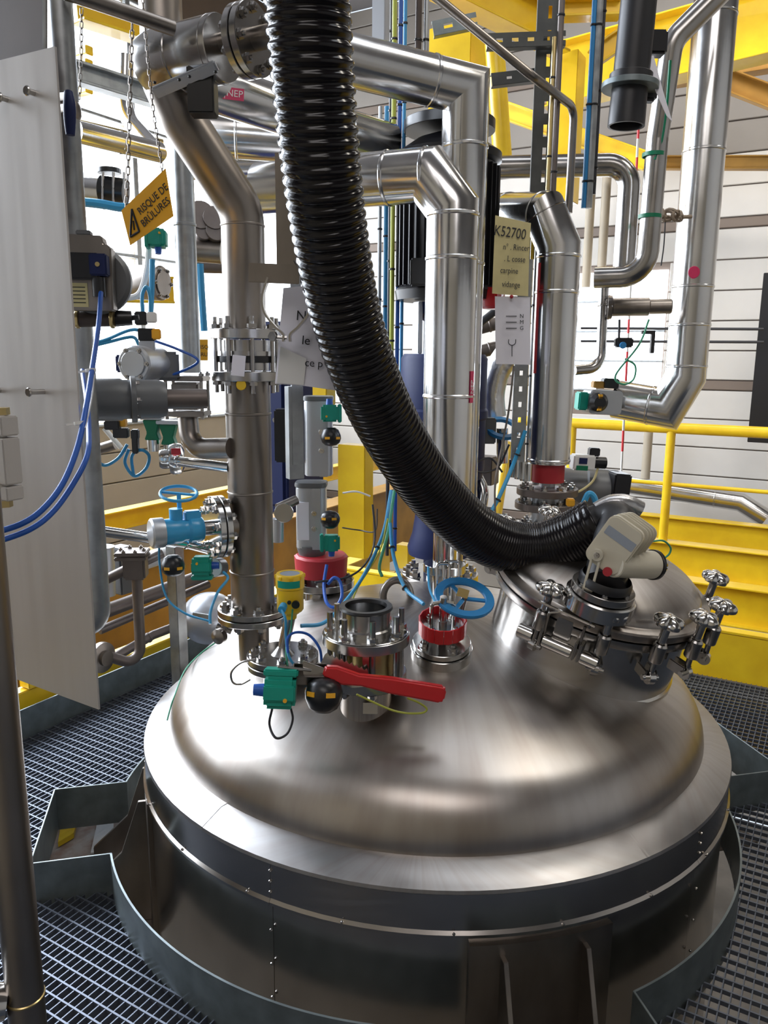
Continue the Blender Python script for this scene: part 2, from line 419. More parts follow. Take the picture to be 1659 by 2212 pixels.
# --- left wall: boards below, long window band above
wl = setting('wall_left', UW(XU0, 2, ZL))
ML = Mx((E2, -E1, V((0, 0, 1)))).transposed().to_4x4()
def lspan(w0, w1, z0, z1, par, mt, name='board', th=.03, off=0, gap=.012):
    M = ML.copy(); M.translation = UW(XU0+off, (w0+w1)/2, (z0+z1)/2)
    link(name, unit(name, (w1-w0-.004, th, z1-z0-gap), mt), M, par)
M = ML.copy(); M.translation = UW(XU0-.09, (XW0+XW1)/2, (ZL+ZC)/2)
link('wall_core', unit('wall_core', (XW1-XW0, .1, ZC-ZL), 'wallb'), M, wl)
LZ0, LZ1 = .98, 4.9
z = ZL
while z < LZ0-.01:
    z1 = min(z+.30, LZ0); lspan(XW0, XW1, z, z1, wl, 'wallb'); z = z1
lspan(XW0, XW1, LZ1, ZC, wl, 'wallbrown')
lspan(XW0, -1.2, LZ0, LZ1, wl, 'wallbrown')
wn2 = setting('window_2', UW(XU0, 4, LZ0))
w = -1.2
while w < XW1-.1:
    w1 = min(w+1.4, XW1)
    for za, zb in ((LZ0, 2.6), (2.6, 3.8), (3.8, LZ1)):
        lspan(w+.03, w1-.03, za+.02, zb-.02, wn2, 'glow', 'pane', .01)
    lspan(w-.03, w+.03, LZ0, LZ1, wn2, 'galv', 'mullion', .05, .03)
    w = w1
for za in (LZ0, 2.6, 3.8, LZ1): lspan(-1.2, XW1, za-.02, za+.02, wn2, 'galv', 'glazing_bar', .05, .03)
# --- other walls, ceiling, lower floor
def slab(name, cx, cy, cz, du, dw, dz, mt):
    M = MW.copy(); M.translation = UW(cx, cy, cz)
    o = MB(M).box((0, 0, 0), (du, dw, dz)).build(name, mt); o['kind'] = 'structure'; return o
slab('wall_right', XU1+.06, (XW0+XW1)/2, (ZL+ZC)/2, .1, XW1-XW0, ZC-ZL, 'wall')
slab('wall_front', (XU0+XU1)/2, XW0-.06, (ZL+ZC)/2, XU1-XU0, .1, ZC-ZL, 'wallb')
slab('ceiling', (XU0+XU1)/2, (XW0+XW1)/2, ZC+.06, XU1-XU0, XW1-XW0, .1, 'roof')
slab('floor', (XU0+XU1)/2, (XW0+XW1)/2, ZL-.06, XU1-XU0, XW1-XW0, .1, 'concrete')

# --- grating platform
HC = V((.140, 2.63, 0)); RH = 1.070; LUG = [rad(a) for a in (-77, -167, 13, 103)]
LB = .215; LO = 1.335
PU0, PU1, PW0, PW1 = -2.95, 3.3, -.9, 4.3
def intervals(o, d):
    """parts of the line o+t d hidden by the vessel opening"""
    o = V((o.x, o.y)); d = V((d.x, d.y)); c = V((HC.x, HC.y)); iv = []
    b = (c-o).dot(d); q = b*b-((c-o).length_squared-RH*RH)
    if q > 0: iv.append((b-math.sqrt(q), b+math.sqrt(q)))
    for a in LUG:
        ax = V((math.cos(a), math.sin(a))); ay = V((-ax.y, ax.x)); p = o-V((C.x, C.y))
        t0, t1 = -1e9, 1e9; ok = True
        for axis, lo, hi in ((ax, .5, LO), (ay, -LB, LB)):
            dd = d.dot(axis); pp = p.dot(axis)
            if abs(dd) < 1e-9:
                if pp < lo or pp > hi: ok = False
                continue
            ta, tb = (lo-pp)/dd, (hi-pp)/dd
            t0 = max(t0, min(ta, tb)); t1 = min(t1, max(ta, tb))
        if ok and t1 > t0: iv.append((t0, t1))
    return sorted(iv)
def bars(step, along, across, a0, a1, b0, b1, th, z0, z1):
    mb = MB(); a = a0
    while a < a1:
        o = across*a + along*b0; L = b1-b0; segs = []; cur = 0
        for s0, s1 in intervals(o, along):
            if s1 < 0 or s0 > L: continue
            if s0 > cur: segs.append((cur, s0))
            cur = max(cur, s1)
        if cur < L: segs.append((cur, L))
        for s0, s1 in segs:
            p0 = o+along*s0; p1 = o+along*s1; q = across*th/2
            mb.add([p0-q+V((0, 0, z0)), p0+q+V((0, 0, z0)), p1+q+V((0, 0, z0)), p1-q+V((0, 0, z0)), p0-q+V((0, 0, z1)), p0+q+V((0, 0, z1)), p1+q+V((0, 0, z1)), p1-q+V((0, 0, z1))],
                   [(0, 1, 2, 3), (7, 6, 5, 4), (0, 4, 5, 1), (1, 5, 6, 2), (2, 6, 7, 3), (3, 7, 4, 0)])
        a += step
    return mb
gr = setting('floor_grating', UW(0, 2, -.03))
bars(.024, E2, E1, PU0, PU1, PW0, PW1, .0032, -.028, 0).build('bearing_bar', 'grating', gr, kind='stuff', smooth=False)
bars(.042, E1, E2, PW0, PW1, PU0, PU1, .0052, -.012, .0012).build('cross_bar', 'grating', gr, kind='stuff', smooth=False)
for k, wv in enumerate((.2, 1.25, 4.1)):
    M = MW.copy(); M.translation = UW(-.2, wv, -.16)
    if wv == 1.25: continue
    b = MB(M); b.box((0, 0, -.12), (6, .14, .012)); b.box((0, 0, .12), (6, .14, .012)); b.box((0, 0, 0), (6, .01, .23)); b.build('joist', 'yellow', gr)

# --- toe plates around the vessel opening
kp = thing('toe_plate', 'grey zinc toe plate ring standing on the grating around the big vessel', 'kick plate', HC)
def seg_plate(p, q, z0=-.03, z1=.13, th=.006):
    d = (q-p).normalized(); nn = V((-d.y, d.x, 0))*th/2
    mb = MB(); mb.add([p-nn+V((0, 0, z0)), q-nn+V((0, 0, z0)), q+nn+V((0, 0, z0)), p+nn+V((0, 0, z0)), p-nn+V((0, 0, z1)), q-nn+V((0, 0, z1)), q+nn+V((0, 0, z1)), p+nn+V((0, 0, z1))],
                      [(0, 3, 2, 1), (4, 5, 6, 7), (0, 1, 5, 4), (1, 2, 6, 5), (2, 3, 7, 6), (3, 0, 4, 7)])
    return mb
corn = []
for a in LUG:
    ax = V((math.cos(a), math.sin(a), 0)); ay = V((-ax.y, ax.x, 0)); row = []
    for s in (-1, 1):
        base = C+ay*LB*s; rel = base-HC; b = rel.dot(ax); c2 = rel.length_squared-RH*RH
        t = -b+math.sqrt(b*b-c2); row.append((base+ax*t, base+ax*LO))
    corn.append(row)
order = sorted(range(4), key=lambda i: LUG[i] % (2*PI))
for n_, i in enumerate(order):
    (m0, m1), (q0, q1) = corn[i]
    for a_, b_ in ((m0, m1), (m1, q1), (q1, q0)): seg_plate(a_, b_).build('plate', 'toe', kp, bev=.001, seg=1)
    j = order[(n_+1) % 4]; s = corn[i][1][0]; e = corn[j][0][0]
    a0 = math.atan2(s.y-HC.y, s.x-HC.x); a1 = math.atan2(e.y-HC.y, e.x-HC.x)
    while a1 < a0: a1 += 2*PI
    N = 40; mb = MB(); vs = []; fs = []
    for k in range(N+1):
        a = a0+(a1-a0)*k/N
        for rr in (RH, RH+.006):
            for zz in (-.03, .13): vs.append((HC.x+rr*math.cos(a), HC.y+rr*math.sin(a), zz))
    for k in range(N):
        b_ = 4*k
        fs += [(b_, b_+4, b_+5, b_+1), (b_+2, b_+3, b_+7, b_+6), (b_+1, b_+5, b_+7, b_+3), (b_, b_+2, b_+6, b_+4)]
    mb.add(vs, fs); mb.build('plate', 'toe', kp)
# drip tray inside the left lug box
tz = -.13
tr = thing('drip_tray', 'rust stained tray with white rag patch in the left toe plate box', 'tray', PZ(215, 1790, tz))
def flat(pts, z, mt, name, th=.006):
    q = [PZ(x, y, z) for x, y in pts]; n = len(q); vs = q+[v+V((0, 0, th)) for v in q]
    MB().add(vs, [tuple(range(n)), tuple(range(2*n-1, n-1, -1))]+[(i, (i+1) % n, (i+1) % n+n, i+n) for i in range(n)]).build(name, mt, tr, smooth=False)
flat([(120, 1700), (330, 1670), (345, 1900), (85, 1900)], tz, 'rust', 'tray_base')
flat([(214, 1762), (300, 1758), (282, 1840), (196, 1845)], tz+.012, 'white', 'rag')
flat([(245, 1772), (272, 1770), (268, 1792), (246, 1795)], tz+.019, 'rust', 'rust_spot', .002)
flat([(136, 1768), (170, 1770), (160, 1810), (126, 1830)], tz+.012, 'yellow', 'yellow_block', .02)

# --- edge toe boards and yellow beams
def ibeam(name, label, a, b, h, fw, mt, top=None, group=None, cat='beam', tw=.008):
    a = V(a); b = V(b); d = b-a; L = d.length; M = frame(a, d, V((0, 0, 1)).cross(d)) if abs(d.normalized().z) < .9 else frame(a, d, E1)
    t = thing(name, label, cat, a, group)
    MB(M).box((0, 0, L/2), (tw, h-.01, L)).build('web', mt, t)
    for s in (-1, 1): MB(M).box((0, s*h/2, L/2), (fw, .012, L)).build('flange_plate', mt, t, bev=.002, seg=1)
    return t
M = ML.copy(); M.translation = UW(PU0-.01, 1.7, .05)
o = MB(M).box((0, 0, 0), (5.2, .008, .17)).build('toe_board', 'toe', bev=.001); tag(o, 'long grey toe board along the left edge of the grating', 'kick plate')
M = MW.copy(); M.translation = UW(.2, PW1+.02, 0)
t = thing('toe_beam', 'nearest yellow beam at grating level, dark olive face under a pale top edge', 'beam', M.translation)
MB(M).box((0, 0, .115), (6.3, .012, .25)).build('web', 'yellow', t); MB(M).box((0, .03, .25), (6.3, .075, .014)).build('flange_plate', 'yellow', t, bev=.002)
for wv, lab in ((5.3, 'yellow steel beam with pale top flange, second from the grating'), (6.35, 'yellow steel beam carrying the railing post, third from the grating'), (7.4, 'farthest yellow steel beam, in front of the white siding')):
    ibeam('steel_beam', lab, UW(-2, wv, .12), UW(6.5, wv, .12), .25, .14, 'yellow')
# railing on beam three
rl = thing('railing', 'yellow tube railing in front of the white siding at right', 'railing', UW(-1, 6.35, .25))
ztop = PW(1500, 927, 6.35).z
MB().tube([UW(-2.35, 6.35, ztop), UW(3.0, 6.35, ztop)], .042, 18).build('handrail', 'yellow', rl)
MB().tube([UW(-2.35, 6.35, PW(1500, 1050, 6.35).z), UW(3.0, 6.35, PW(1500, 1050, 6.35).z)], .016, 12).build('midrail', 'yellow', rl)
for px in (1441, 1230, 1700):
    q = PW(px, 1050, 6.35); MB().cyl((q.x, q.y, .25), (q.x, q.y, ztop), .034, n=14).build('post', 'yellow', rl)
# left side beams beyond the toe board
ibeam('steel_beam', 'yellow beam running just outside the left toe board', UW(-3.12, -1, .02), UW(-3.12, 5.5, .02), .22, .12, 'yellow')
ibeam('deep_beam', 'deep yellow beam, colour darkened to orange brown for shade, behind the left pipework', UW(-4.0, -1, -.05), UW(-4.0, 8, -.05), .75, .24, 'ochre')
ibeam('steel_beam', 'bright yellow beam high edge behind the white handrail at left', UW(-4.6, -1, .45), UW(-4.6, 8, .45), .13, .12, 'yellow')
# low yellow block near hinge
q = PZ(78, 1490, .1)
t = thing('beam_clamp', 'yellow bracket block with round cut below the grey panel', 'bracket', UW(-3.05, 0, 0)+V((0, q.y, 0)))
Mq = ML.copy(); Mq.translation = PU(80, 1500, -3.06)
MB(Mq).box((0, 0, 0), (.42, .05, .10)).build('bracket_plate', 'yellow', t, bev=.004); MB(Mq).box((0, 0, .07), (.12, .07, .035)).build('lug_block', 'yellow', t, bev=.004)
# ================================================================== VESSEL
ves = thing('reactor_vessel', 'huge domed stainless steel vessel rising through the grating floor', 'tank', (C.x, C.y, ZL+1.2))
TC = T(C.x, C.y, 0)
prof = [(RD, ZB-.02)]
for k in range(13):
    a = (PI/2-math.asin((RD-RK)/(RC-RK)))*0
rt = (RD-RK)*RC/(RC-RK)
thk = math.acos((rt-(RD-RK))/RK) if rt > RD-RK else 0
for k in range(11):
    a = k/10*math.acos(((rt-(RD-RK))/RK)); prof.append((RD-RK+RK*math.cos(a), ZB+RK*math.sin(a)))
for k in range(1, 25):
    r = rt*(1-k/24); prof.append((r, _zc+math.sqrt(RC*RC-r*r)))
MB(TC).lathe(prof, 128).build('dome', 'dome', ves)
# rim cover plates with lapped joints
RS = 1.0; ZR = .412
def ring(prof, a0, a1, n=24):
    mb = MB(TC); vs = []; k = len(prof)
    for i in range(n+1):
        a = a0+(a1-a0)*i/n
        vs += [(r*math.cos(a), r*math.sin(a), z) for r, z in prof]
    fs = [(i*k+j, (i+1)*k+j, (i+1)*k+(j+1) % k, i*k+(j+1) % k) for i in range(n) for j in range(k)]
    fs += [tuple(range(k))[::-1], tuple(n*k+j for j in range(k))]
    return mb.add(vs, fs)
seams = [-60, 12, 84, 156, 228]
for i, s in enumerate(seams):
    a0, a1 = rad(s), rad(s+72.6); dz = .0012*(i % 2)
    ring([(RD-.012, ZB+.006+dz), (RD+.02, ZB+.004+dz), (RS-.012, ZR+.006+dz), (RS-.002, ZR+.001+dz), (RS, ZR-.008), (RS-.004, ZR-.012), (RS-.02, ZR-.008), (RD-.01, ZB-.004)], a0, a1).build('rim_plate', 'rim', ves)
    o = i % 2*.0015
    ring([(RS-.006+o, ZR-.012), (RS-.004+o, ZR-.035), (RS-.003+o, ZR-.108), (RS+.004+o, ZR-.116), (RS+.004+o, ZR-.124), (RS-.008, ZR-.128), (RS-.016, ZR-.02)], a0+rad(14), a1+rad(14)).build('cladding_panel', 'shell', ves)
    ring([(RS-.012+o, ZR-.12), (RS-.010+o, ZR-1.3), (RS-.02, ZR-1.3), (RS-.02, ZR-.12)], a0+rad(14), a1+rad(14)).build('cladding_panel', 'shell', ves)
MB(TC).lathe([(RS-.03, ZR-.3), (RS-.03, -2.4), (.6, -2.7), (0, -2.8)], 96).build('lower_shell', 'shell', ves)
for s in seams:
    a = rad(s+14.6)
    for z in (ZR-.03, ZR-.06, ZR-.09, ZR-.2, ZR-.3, ZR-.4):
        d = V((math.cos(a), math.sin(a), 0)); MB(frame(C+d*(RS-.002)+V((0, 0, z)), d)).sphere((0, 0, 0), .0045, 8, 4).build('rivet', 'steel', ves)
for k in range(24):
    a = rad(-200+k*15.7); d = V((math.cos(a), math.sin(a), 0))
    MB(frame(C+d*(RS+.003)+V((0, 0, ZR-.112)), d)).sphere((0, 0, 0), .004, 8, 4).build('rivet', 'steel', ves)
# support lugs
for n_, a in enumerate(LUG):
    d = V((math.cos(a), math.sin(a), 0)); M = frame(C+d*RS+V((0, 0, 0)), (0, 0, 1), d)
    w = .175
    pp = [( (RS+.004)*math.cos(t)-RS, (RS+.004)*math.sin(t)) for t in [-.19+.38*k/8 for k in range(9)]]
    qq = [( (RS-.012)*math.cos(t)-RS, (RS-.012)*math.sin(t)) for t in [.19-.38*k/8 for k in range(9)]]
    MB(M).prism(pp+qq, -.6, ZR-.145).build('pad_plate', 'dull', ves)
    for s in (-1, 1):
        g = MB(M @ T(0, s*w*.62, 0) @ Mx.Rotation(PI/2, 4, 'X'))
        g.prism([(-.01, .235), (.02, .235), (.08, .06), (.20, -.05), (.20, -.2), (-.01, -.2)], -.006, .006).build('gusset', 'dull', ves, bev=.001)
    MB(M).box((.14, 0, -.21), (.32, .34, .02)).build('base_plate', 'dull', ves, bev=.002)

def nozzle(p, r, h, R, axis=None, t=.018, nb=0, mt='steel', top=True, bs=.012):
    """stub welded on the dome, returns the frame on its top"""
    ax = V((0, 0, 1)) if axis is None else V(axis).normalized()
    p = V(p)
    MB(frame(p-ax*.08, ax)).lathe([(0, 0), (r*1.35, .0), (r*1.3, .078), (r*1.08, .09), (r, .10), (r, .08+h), (0, .08+h)], 36).build('nozzle', mt, ves)
    e = p+ax*h
    if R: MB(frame(e, ax)).disc(R, -t, 0).build('nozzle_flange', mt, ves)
    return e, ax

# ================================================================== MANHOLE
mc = V((.657, 2.479, 0)); mc.z = dome_z(math.hypot(mc.x-C.x, mc.y-C.y))
MAX = V((.178, -.217, 1)).normalized(); MH = .234
toCam = (CAM-mc); toCam = (toCam-MAX*toCam.dot(MAX)).normalized()
MF0 = frame(mc, MAX, toCam)
RN = .300
man = thing('manhole', 'round stainless manhole with domed lid on the right of the vessel', 'manhole', mc)
MB(MF0).lathe([(RN-.008, -.16), (RN+.006, -.16), (RN+.006, -.02), (RN, -.012), (RN, MH-.03), (RN-.008, MH-.03)], 72).build('neck', 'polish', man)
MF = MF0 @ T(0, 0, MH-.115)     # lid frame
MB(MF).lathe([(RN-.01, .068), (RN+.035, .068), (RN+.037, .072), (RN+.037, .094), (RN-.01, .096)], 72).build('neck_ring', 'steel', man)
MB(MF).lathe([(RN, .096), (RN+.03, .096), (RN+.03, .100), (RN, .100)], 60).build('gasket', 'black', man)
pr = [(0.0, .10), (RN+.037, .10), (RN+.039, .104), (RN+.039, .122), (RN+.034, .127), (RN+.012, .130)]
for k in range(12):
    a = k/11; pr.append(((RN+.008)*math.cos(a*PI/2), .132+.088*math.sin(a*PI/2)))
pr[-1] = (0, .22)
MB(MF).lathe(pr, 72).build('lid', 'dome', man)
# sight glass flange left of the middle of the lid
_d = ray(1296, 1292); _o = MF @ V((0, 0, .20)); SGp = CAM+_d*((_o-CAM).dot(MAX)/_d.dot(MAX)); SF = frame(SGp, MAX, toCam)
MB(SF).lathe([(0, -.03), (.098, -.03), (.098, .012), (.094, .016), (.0, .016)], 48).build('pad_ring', 'polish', man)
MB(SF).disc(.088, .018, .040).build('cover_flange', 'steel', man)
bolts(man, SF @ V((0, 0, .040)), MAX, .070, 6, .008, 'steel', .3)
# swing bolts: frame x outwards
def clamp(a):
    R_ = RN+.052
    M = MF @ RZ(a) @ T(R_, 0, -.018)
    cl = MB(M).box((-.012, -.016, .030), (.055, .007, .034)).box((-.012, .016, .030), (.055, .007, .034)).build('clamp', 'steel', man, bev=.003)
    q = MB(M); q.cyl((.012, -.026, .025), (.012, .026, .025), .0085, n=12); q.cyl((.012, -.010, .025), (.012, .010, .025), .020, n=18); q.build('hinge_eye', 'polish', cl, bev=.001)
    MB(M).cyl((.012, 0, .035), (.006, 0, .155), .0085, n=14).build('stud', 'steel', cl)
    MB(M).lathe([(.0, .078), (.019, .078), (.0205, .081), (.0205, .132), (.016, .138), (0, .138)], 20, T(.008, 0, 0)).build('sleeve', 'steel', cl)
    k = MB(M @ T(.006, 0, .142))
    n = 48; prof = [(.0125, 0), (.0125, .045), (.020, .055), (1, .058), (1.03, .064), (1.0, .071), (.78, .080), (.35, .0845), (0, .085)]
    vs = []; idx = []
    for r, z in prof:
        if r == 0: idx.append([len(vs)]*n); vs.append((0, 0, z)); continue
        idx.append(list(range(len(vs), len(vs)+n)))
        for i in range(n):
            t = 2*PI*i/n; w_ = abs(math.cos(2.5*t)); rr = r if r < .1 else r*(.030+.013*(w_**.7))
            vs.append((rr*math.cos(t), rr*math.sin(t), z-(.004*(1-w_) if r > .3 else 0)))
    fs = []
    for A_, B_ in zip(idx, idx[1:]):
        for i in range(n):
            qd = [A_[i], A_[(i+1) % n], B_[(i+1) % n], B_[i]]; qd = [x for j, x in enumerate(qd) if x not in qd[:j]]; fs.append(tuple(qd))
    k.add(vs, fs); k.build('star_knob', 'polish', cl)
CL = [-20, 9, 35, 57, 79, 112, 222, 262]
for a in CL: clamp(rad(a))
# hinge at the near left
M = MF @ RZ(rad(-8)) @ T(RN+.055, 0, .03)
for y0, y1, r in ((-.13, -.085, .022), (-.052, .034, .020), (.064, .112, .022)):
    MB(M).cyl((0, y0, 0), (0, y1, 0), r, n=24).build('hinge_knuckle', 'polish', man, bev=.002)
for y in (-.077, -.062, .042, .056): MB(M).box((-.012, y, .012), (.055, .008, .06)).build('hinge_plate', 'steel', man, bev=.003)
MB(M).tube(fil([(0, -.055, .02), (.018, -.055, .10), (.01, -.02, .115)], .01, 4), .0042, 8).build('hinge_link', 'steel', man)
MB(M).tube([(.0, .05, .02), (.012, .05, .10)], .0042, 8).build('hinge_link', 'steel', man)
MB(M).tube([(.012, -.095, .118), (.012, .075, .112)], .0042, 8).build('hinge_rod', 'steel', man)
MB(M).tube([(.012, .06, .10), (.012, .06, .13)], .004, 8).build('hinge_rod', 'steel', man)
MB(M).box((-.03, -.01, .05), (.03, .05, .07)).build('hinge_block', 'steel', man, bev=.003)

# elbow that takes the hose, beside the lamp
hose_end = P(1292, 1132, 2.34)
el = thing('hose_elbow', 'black rubber hose spigot standing on the manhole lid behind the lamp', 'pipe fitting', SF @ V((-.02, 0, .05)))
MB().tube(fil([SF @ V((0, 0, .04)), P(1338, 1118, 2.31), hose_end, hose_end+V((-.05, 0, -.02))], .09, 8), .060, 28).build('elbow', 'pvc', el)
MB(SF).lathe([(.060, .042), (.074, .045), (.074, .06), (.068, .07)], 40).build('collar', 'pvc', el)
MB().tube(smooth([P(1290, 1104, 2.34), P(1322, 1088, 2.34), P(1352, 1088, 2.34), P(1382, 1102, 2.34)], 5), .028, 16).build('foil_wrap', 'foil', el)

# lamp
LY = 2.30
lc = P(1328, 1178, 2.06)
lz = V((.38, .05, .92)).normalized()
lx = (_R*.90 - _U*.42 + _F*-.05).normalized()
LM = frame(lc, -_F*.80-_R*.48-_U*.12, _R*.87-_U*.5) @ Mx.Scale(.90, 4)
lamp = thing('sight_glass_lamp', 'cream enamel vessel lamp with cooling fins and swivel bracket on the manhole lid', 'lamp', lc)
def rr(w, h, r, n=5):
    o = []
    for cx, cy, a in ((w/2-r, h/2-r, 0), (-w/2+r, h/2-r, 90), (-w/2+r, -h/2+r, 180), (w/2-r, -h/2+r, 270)):
        for k in range(n+1): t = rad(a+90*k/n); o.append((cx+r*math.cos(t), cy+r*math.sin(t)))
    return o
# local: z to the camera, x down right, y up right
MB(LM).prism(rr(.118, .165, .026), -.012, .012).build('front_plate', 'cream', lamp, bev=.004)
MB(LM).prism(rr(.102, .150, .022), -.13, -.010).build('housing', 'cream', lamp)
for k in range(4): MB(LM @ T(.004+k*.003, .002, -.034-.026*k)).prism(rr(.120, .168, .028), -.005, .005).build('cooling_fin', 'cream', lamp, bev=.002)
MB(LM).prism(rr(.098, .028, .002), .012, .0135, T(.002, .030, 0) @ RZ(0)).build('rating_plate', 'screen', lamp)
# bracket with slot
bp0 = LM @ V((-.022, -.055, .018)); bp1 = P(1272, 1276, 2.09)
MB(LM).cyl((-.022, -.050, .010), (-.022, -.050, .026), .018, n=20).build('pivot_boss', 'cream', lamp)
bolt(lamp, LM @ V((-.022, -.050, .026)), LM.to_3x3() @ V((0, 0, 1)), .007)
d_ = (bp1-bp0); BM = frame(bp0, LM.to_3x3() @ V((0, 0, 1)), d_); L_ = d_.length
for s in (-1, 1): MB(BM).box((L_/2, s*.011, 0), (L_, .007, .005)).build('bracket_arm', 'cream', lamp, bev=.001)
MB(BM).lathe([(.007, -.0025), (.0145, -.0025), (.0145, .0025), (.007, .0025), (.007, -.0025)], 20, T(L_, 0, 0)).build('bracket_eye', 'cream', lamp)
bolt(lamp, BM @ V((L_, 0, .0)), BM.to_3x3() @ V((0, 0, 1)), .006)
# cable gland cylinder to the lower right
g0 = LM @ V((.045, -.045, -.03)); g1 = P(1408, 1220, 2.14)
gd = (g1-g0).normalized()
MB().cyl(g0-gd*.03, g1, .036, .040, n=32).build('terminal_housing', 'cream', lamp, bev=.002)
MB(frame(g1, gd)).disc(.043, 0, .012).build('ring_nut', 'black', lamp)
MB(frame(g1+gd*.012, gd)).lathe([(0, 0), (.036, 0), (.030, .02), (.018, .03), (0, .034)], 30).build('glass', 'glass', lamp)
MB(LM).cyl((.030, -.075, .0), (.030, -.075, .018), .014, n=20).build('plug', 'redtape', lamp)
cable('earth_wire', 'short green earth wire loop above the cream lamp gland', [P(1405, 1170, 2.15), P(1432, 1168, 2.16), P(1448, 1182, 2.17), P(1446, 1196, 2.17), P(1432, 1208, 2.16)], .0028, 'greencable')

# ================================================================== BLACK HOSE
hp = [(640, -900, 1.60), (655, -400, 1.66), (663, -110, 1.70), (664, 0, 1.72), (672, 120, 1.74), (682, 240, 1.77), (696, 380, 1.81), (715, 520, 1.87), (742, 660, 1.94), (778, 780, 2.0), (824, 890, 2.08), (882, 990, 2.18), (945, 1072, 2.28), (1020, 1143, 2.36), (1095, 1180, 2.40), (1170, 1184, 2.40), (1240, 1160, 2.37), (1280, 1138, 2.345), (1292, 1132, 2.34)]
hpt = smooth([P(*q) for q in hp], 40)
# stations follow the corrugation pitch, tighter towards the manhole
seg = [0]
for a, b in zip(hpt, hpt[1:]): seg.append(seg[-1]+(b-a).length)
Lh = seg[-1]; pts = []; phs = []; j = 0; s = 0; ph_ = 0
def pitch(s):
    f = min(1, max(0, (s/Lh-.42)/.42)); return .0245*(1-f)+.0115*f
while s < Lh:
    while j < len(seg)-2 and seg[j+1] < s: j += 1
    f = (s-seg[j])/max(1e-9, seg[j+1]-seg[j]); pts.append(hpt[j].lerp(hpt[j+1], f)); phs.append((ph_, pitch(s)))
    s += pitch(s)/8; ph_ += 1/8
N = len(pts)-1
vs = []; fs = []; n = 56
t = (pts[1]-pts[0]).normalized(); x = V((0, 0, 1)).cross(t); x = x.normalized() if x.length > .1 else V((1, 0, 0))
x = (x-t*x.dot(t)).normalized()
for i in range(N+1):
    t2 = (pts[min(N, i+1)]-pts[max(0, i-1)]).normalized(); q = t.rotation_difference(t2); x = q @ x; t = t2; y = t.cross(x)
    s, pt_ = phs[i]; fade = (pt_/.0245)**1.5
    for k in range(n):
        a = 2*PI*k/n; ph = (s+a/(2*PI)) % 1
        h = math.sqrt(max(0, 1-((ph-.5)/.34)**2)) if abs(ph-.5) < .34 else 0
        r = .081+.0062*h*fade
        vs.append(pts[i]+(x*math.cos(a)+y*math.sin(a))*r)
for i in range(N):
    for k in range(n): k2 = (k+1) % n; fs.append((i*n+k, i*n+k2, (i+1)*n+k2, (i+1)*n+k))
fs.append(tuple(range(n))[::-1]); fs.append(tuple(N*n+k for k in range(n)))
me = bpy.data.meshes.new('extraction_hose'); o_ = pts[-1].copy(); me.from_pydata([p-o_ for p in vs], [], fs)
for p in me.polygons: p.use_smooth = True
me.materials.append(Mt['hose'])
tag(link('extraction_hose', me, T(o_)), 'thick glossy black ribbed hose sweeping down across the whole view', 'hose')

# ================================================================== NOZZLES AND FITTINGS ON THE DOME
Z = V((0, 0, 1))
# -- left riser
p = D(525, 1418); RY = p.y
bz = P(535, 1322, RY).z; RX = P(547, 1322, RY).x
rb = V((RX, RY, bz))
MB().cyl((RX, RY, p.z-.05), (RX, RY, bz-.02), .050, n=32).build('nozzle', 'dull', ves)
ris = thing('riser_pipe', 'tall dull brown steel riser with offset bend on the left of the dome', 'pipe', rb)
def yz(px, py): q = P(px, py, RY); return q
flange(ris, rb, Z, .115, .021, 8, .016, 'steel', both=True, ph=.35)
zf = P(520, 772, RY).z; zf2 = P(520, 722, RY).z; zf1 = P(520, 812, RY).z
topP = fil([V((RX-.004, RY, zf2)), V((RX-.002, RY, P(525, 455, RY).z)), P(392, 255, RY-.08), P(352, 165, RY-.10), P(352, 120, RY-.1)], .13, 10)
MB().tube([V((RX, RY, bz)), V((RX, RY, zf1))], .070, 36).build('lower_tube', 'dull', ris)
for py in (893, 1062, 1232): band(ris, (RX, RY, P(540, py, RY).z), Z, .070, .008, 'dull', .0025)
MB().tube(topP, .064, 36).build('upper_tube', 'dull', ris)
band(ris, topP[1].lerp(topP[0], .0), Z, .064, .008, 'dull', .002)
for zz, hh in ((zf2, .014), (zf1, .014)):
    MB(T(RX, RY, zz)).disc(.108, -hh, hh).build('flange', 'steel', ris, )
MB(T(RX, RY, (zf1+zf2)/2)).lathe([(0, -.045), (.074, -.045), (.074, -.012), (.082, -.010), (.082, .012), (.074, .012), (.074, .045), (0, .045)], 40).build('valve_body', 'steel', ris)
MB(T(RX, RY, (zf1+zf2)/2)).disc(.088, -.022, -.002, n=40).build('wafer', 'black', ris)
for k in range(8):
    a = .35+k*PI/4; q = V((RX+.094*math.cos(a), RY+.094*math.sin(a), 0))
    MB().cyl((q.x, q.y, zf1-.05), (q.x, q.y, zf2+.05), .0065, n=10).build('stud', 'steel', ris)
    bolt(ris, V((q.x, q.y, zf2+.014)), Z, .015); bolt(ris, V((q.x, q.y, zf1-.014)), -Z, .013)
tag(MB(frame(P(515, 790, RY-.112), V((-.1, -1, .1)), (1, 0, 0)) @ RZ(-.1)).box((0, 0, 0), (.040, .060, .002)).build('tag_plate', 'paper', bev=.0005), 'blank white tag wired to the black wafer valve of the left riser', 'tag')
tag(MB(frame(P(521, 832, RY-.105), V((0, -1, .1)))).disc(.015, 0, .002).build('inspection_tag', 'yellow'), 'round yellow tag below the white tag on the left riser', 'tag')
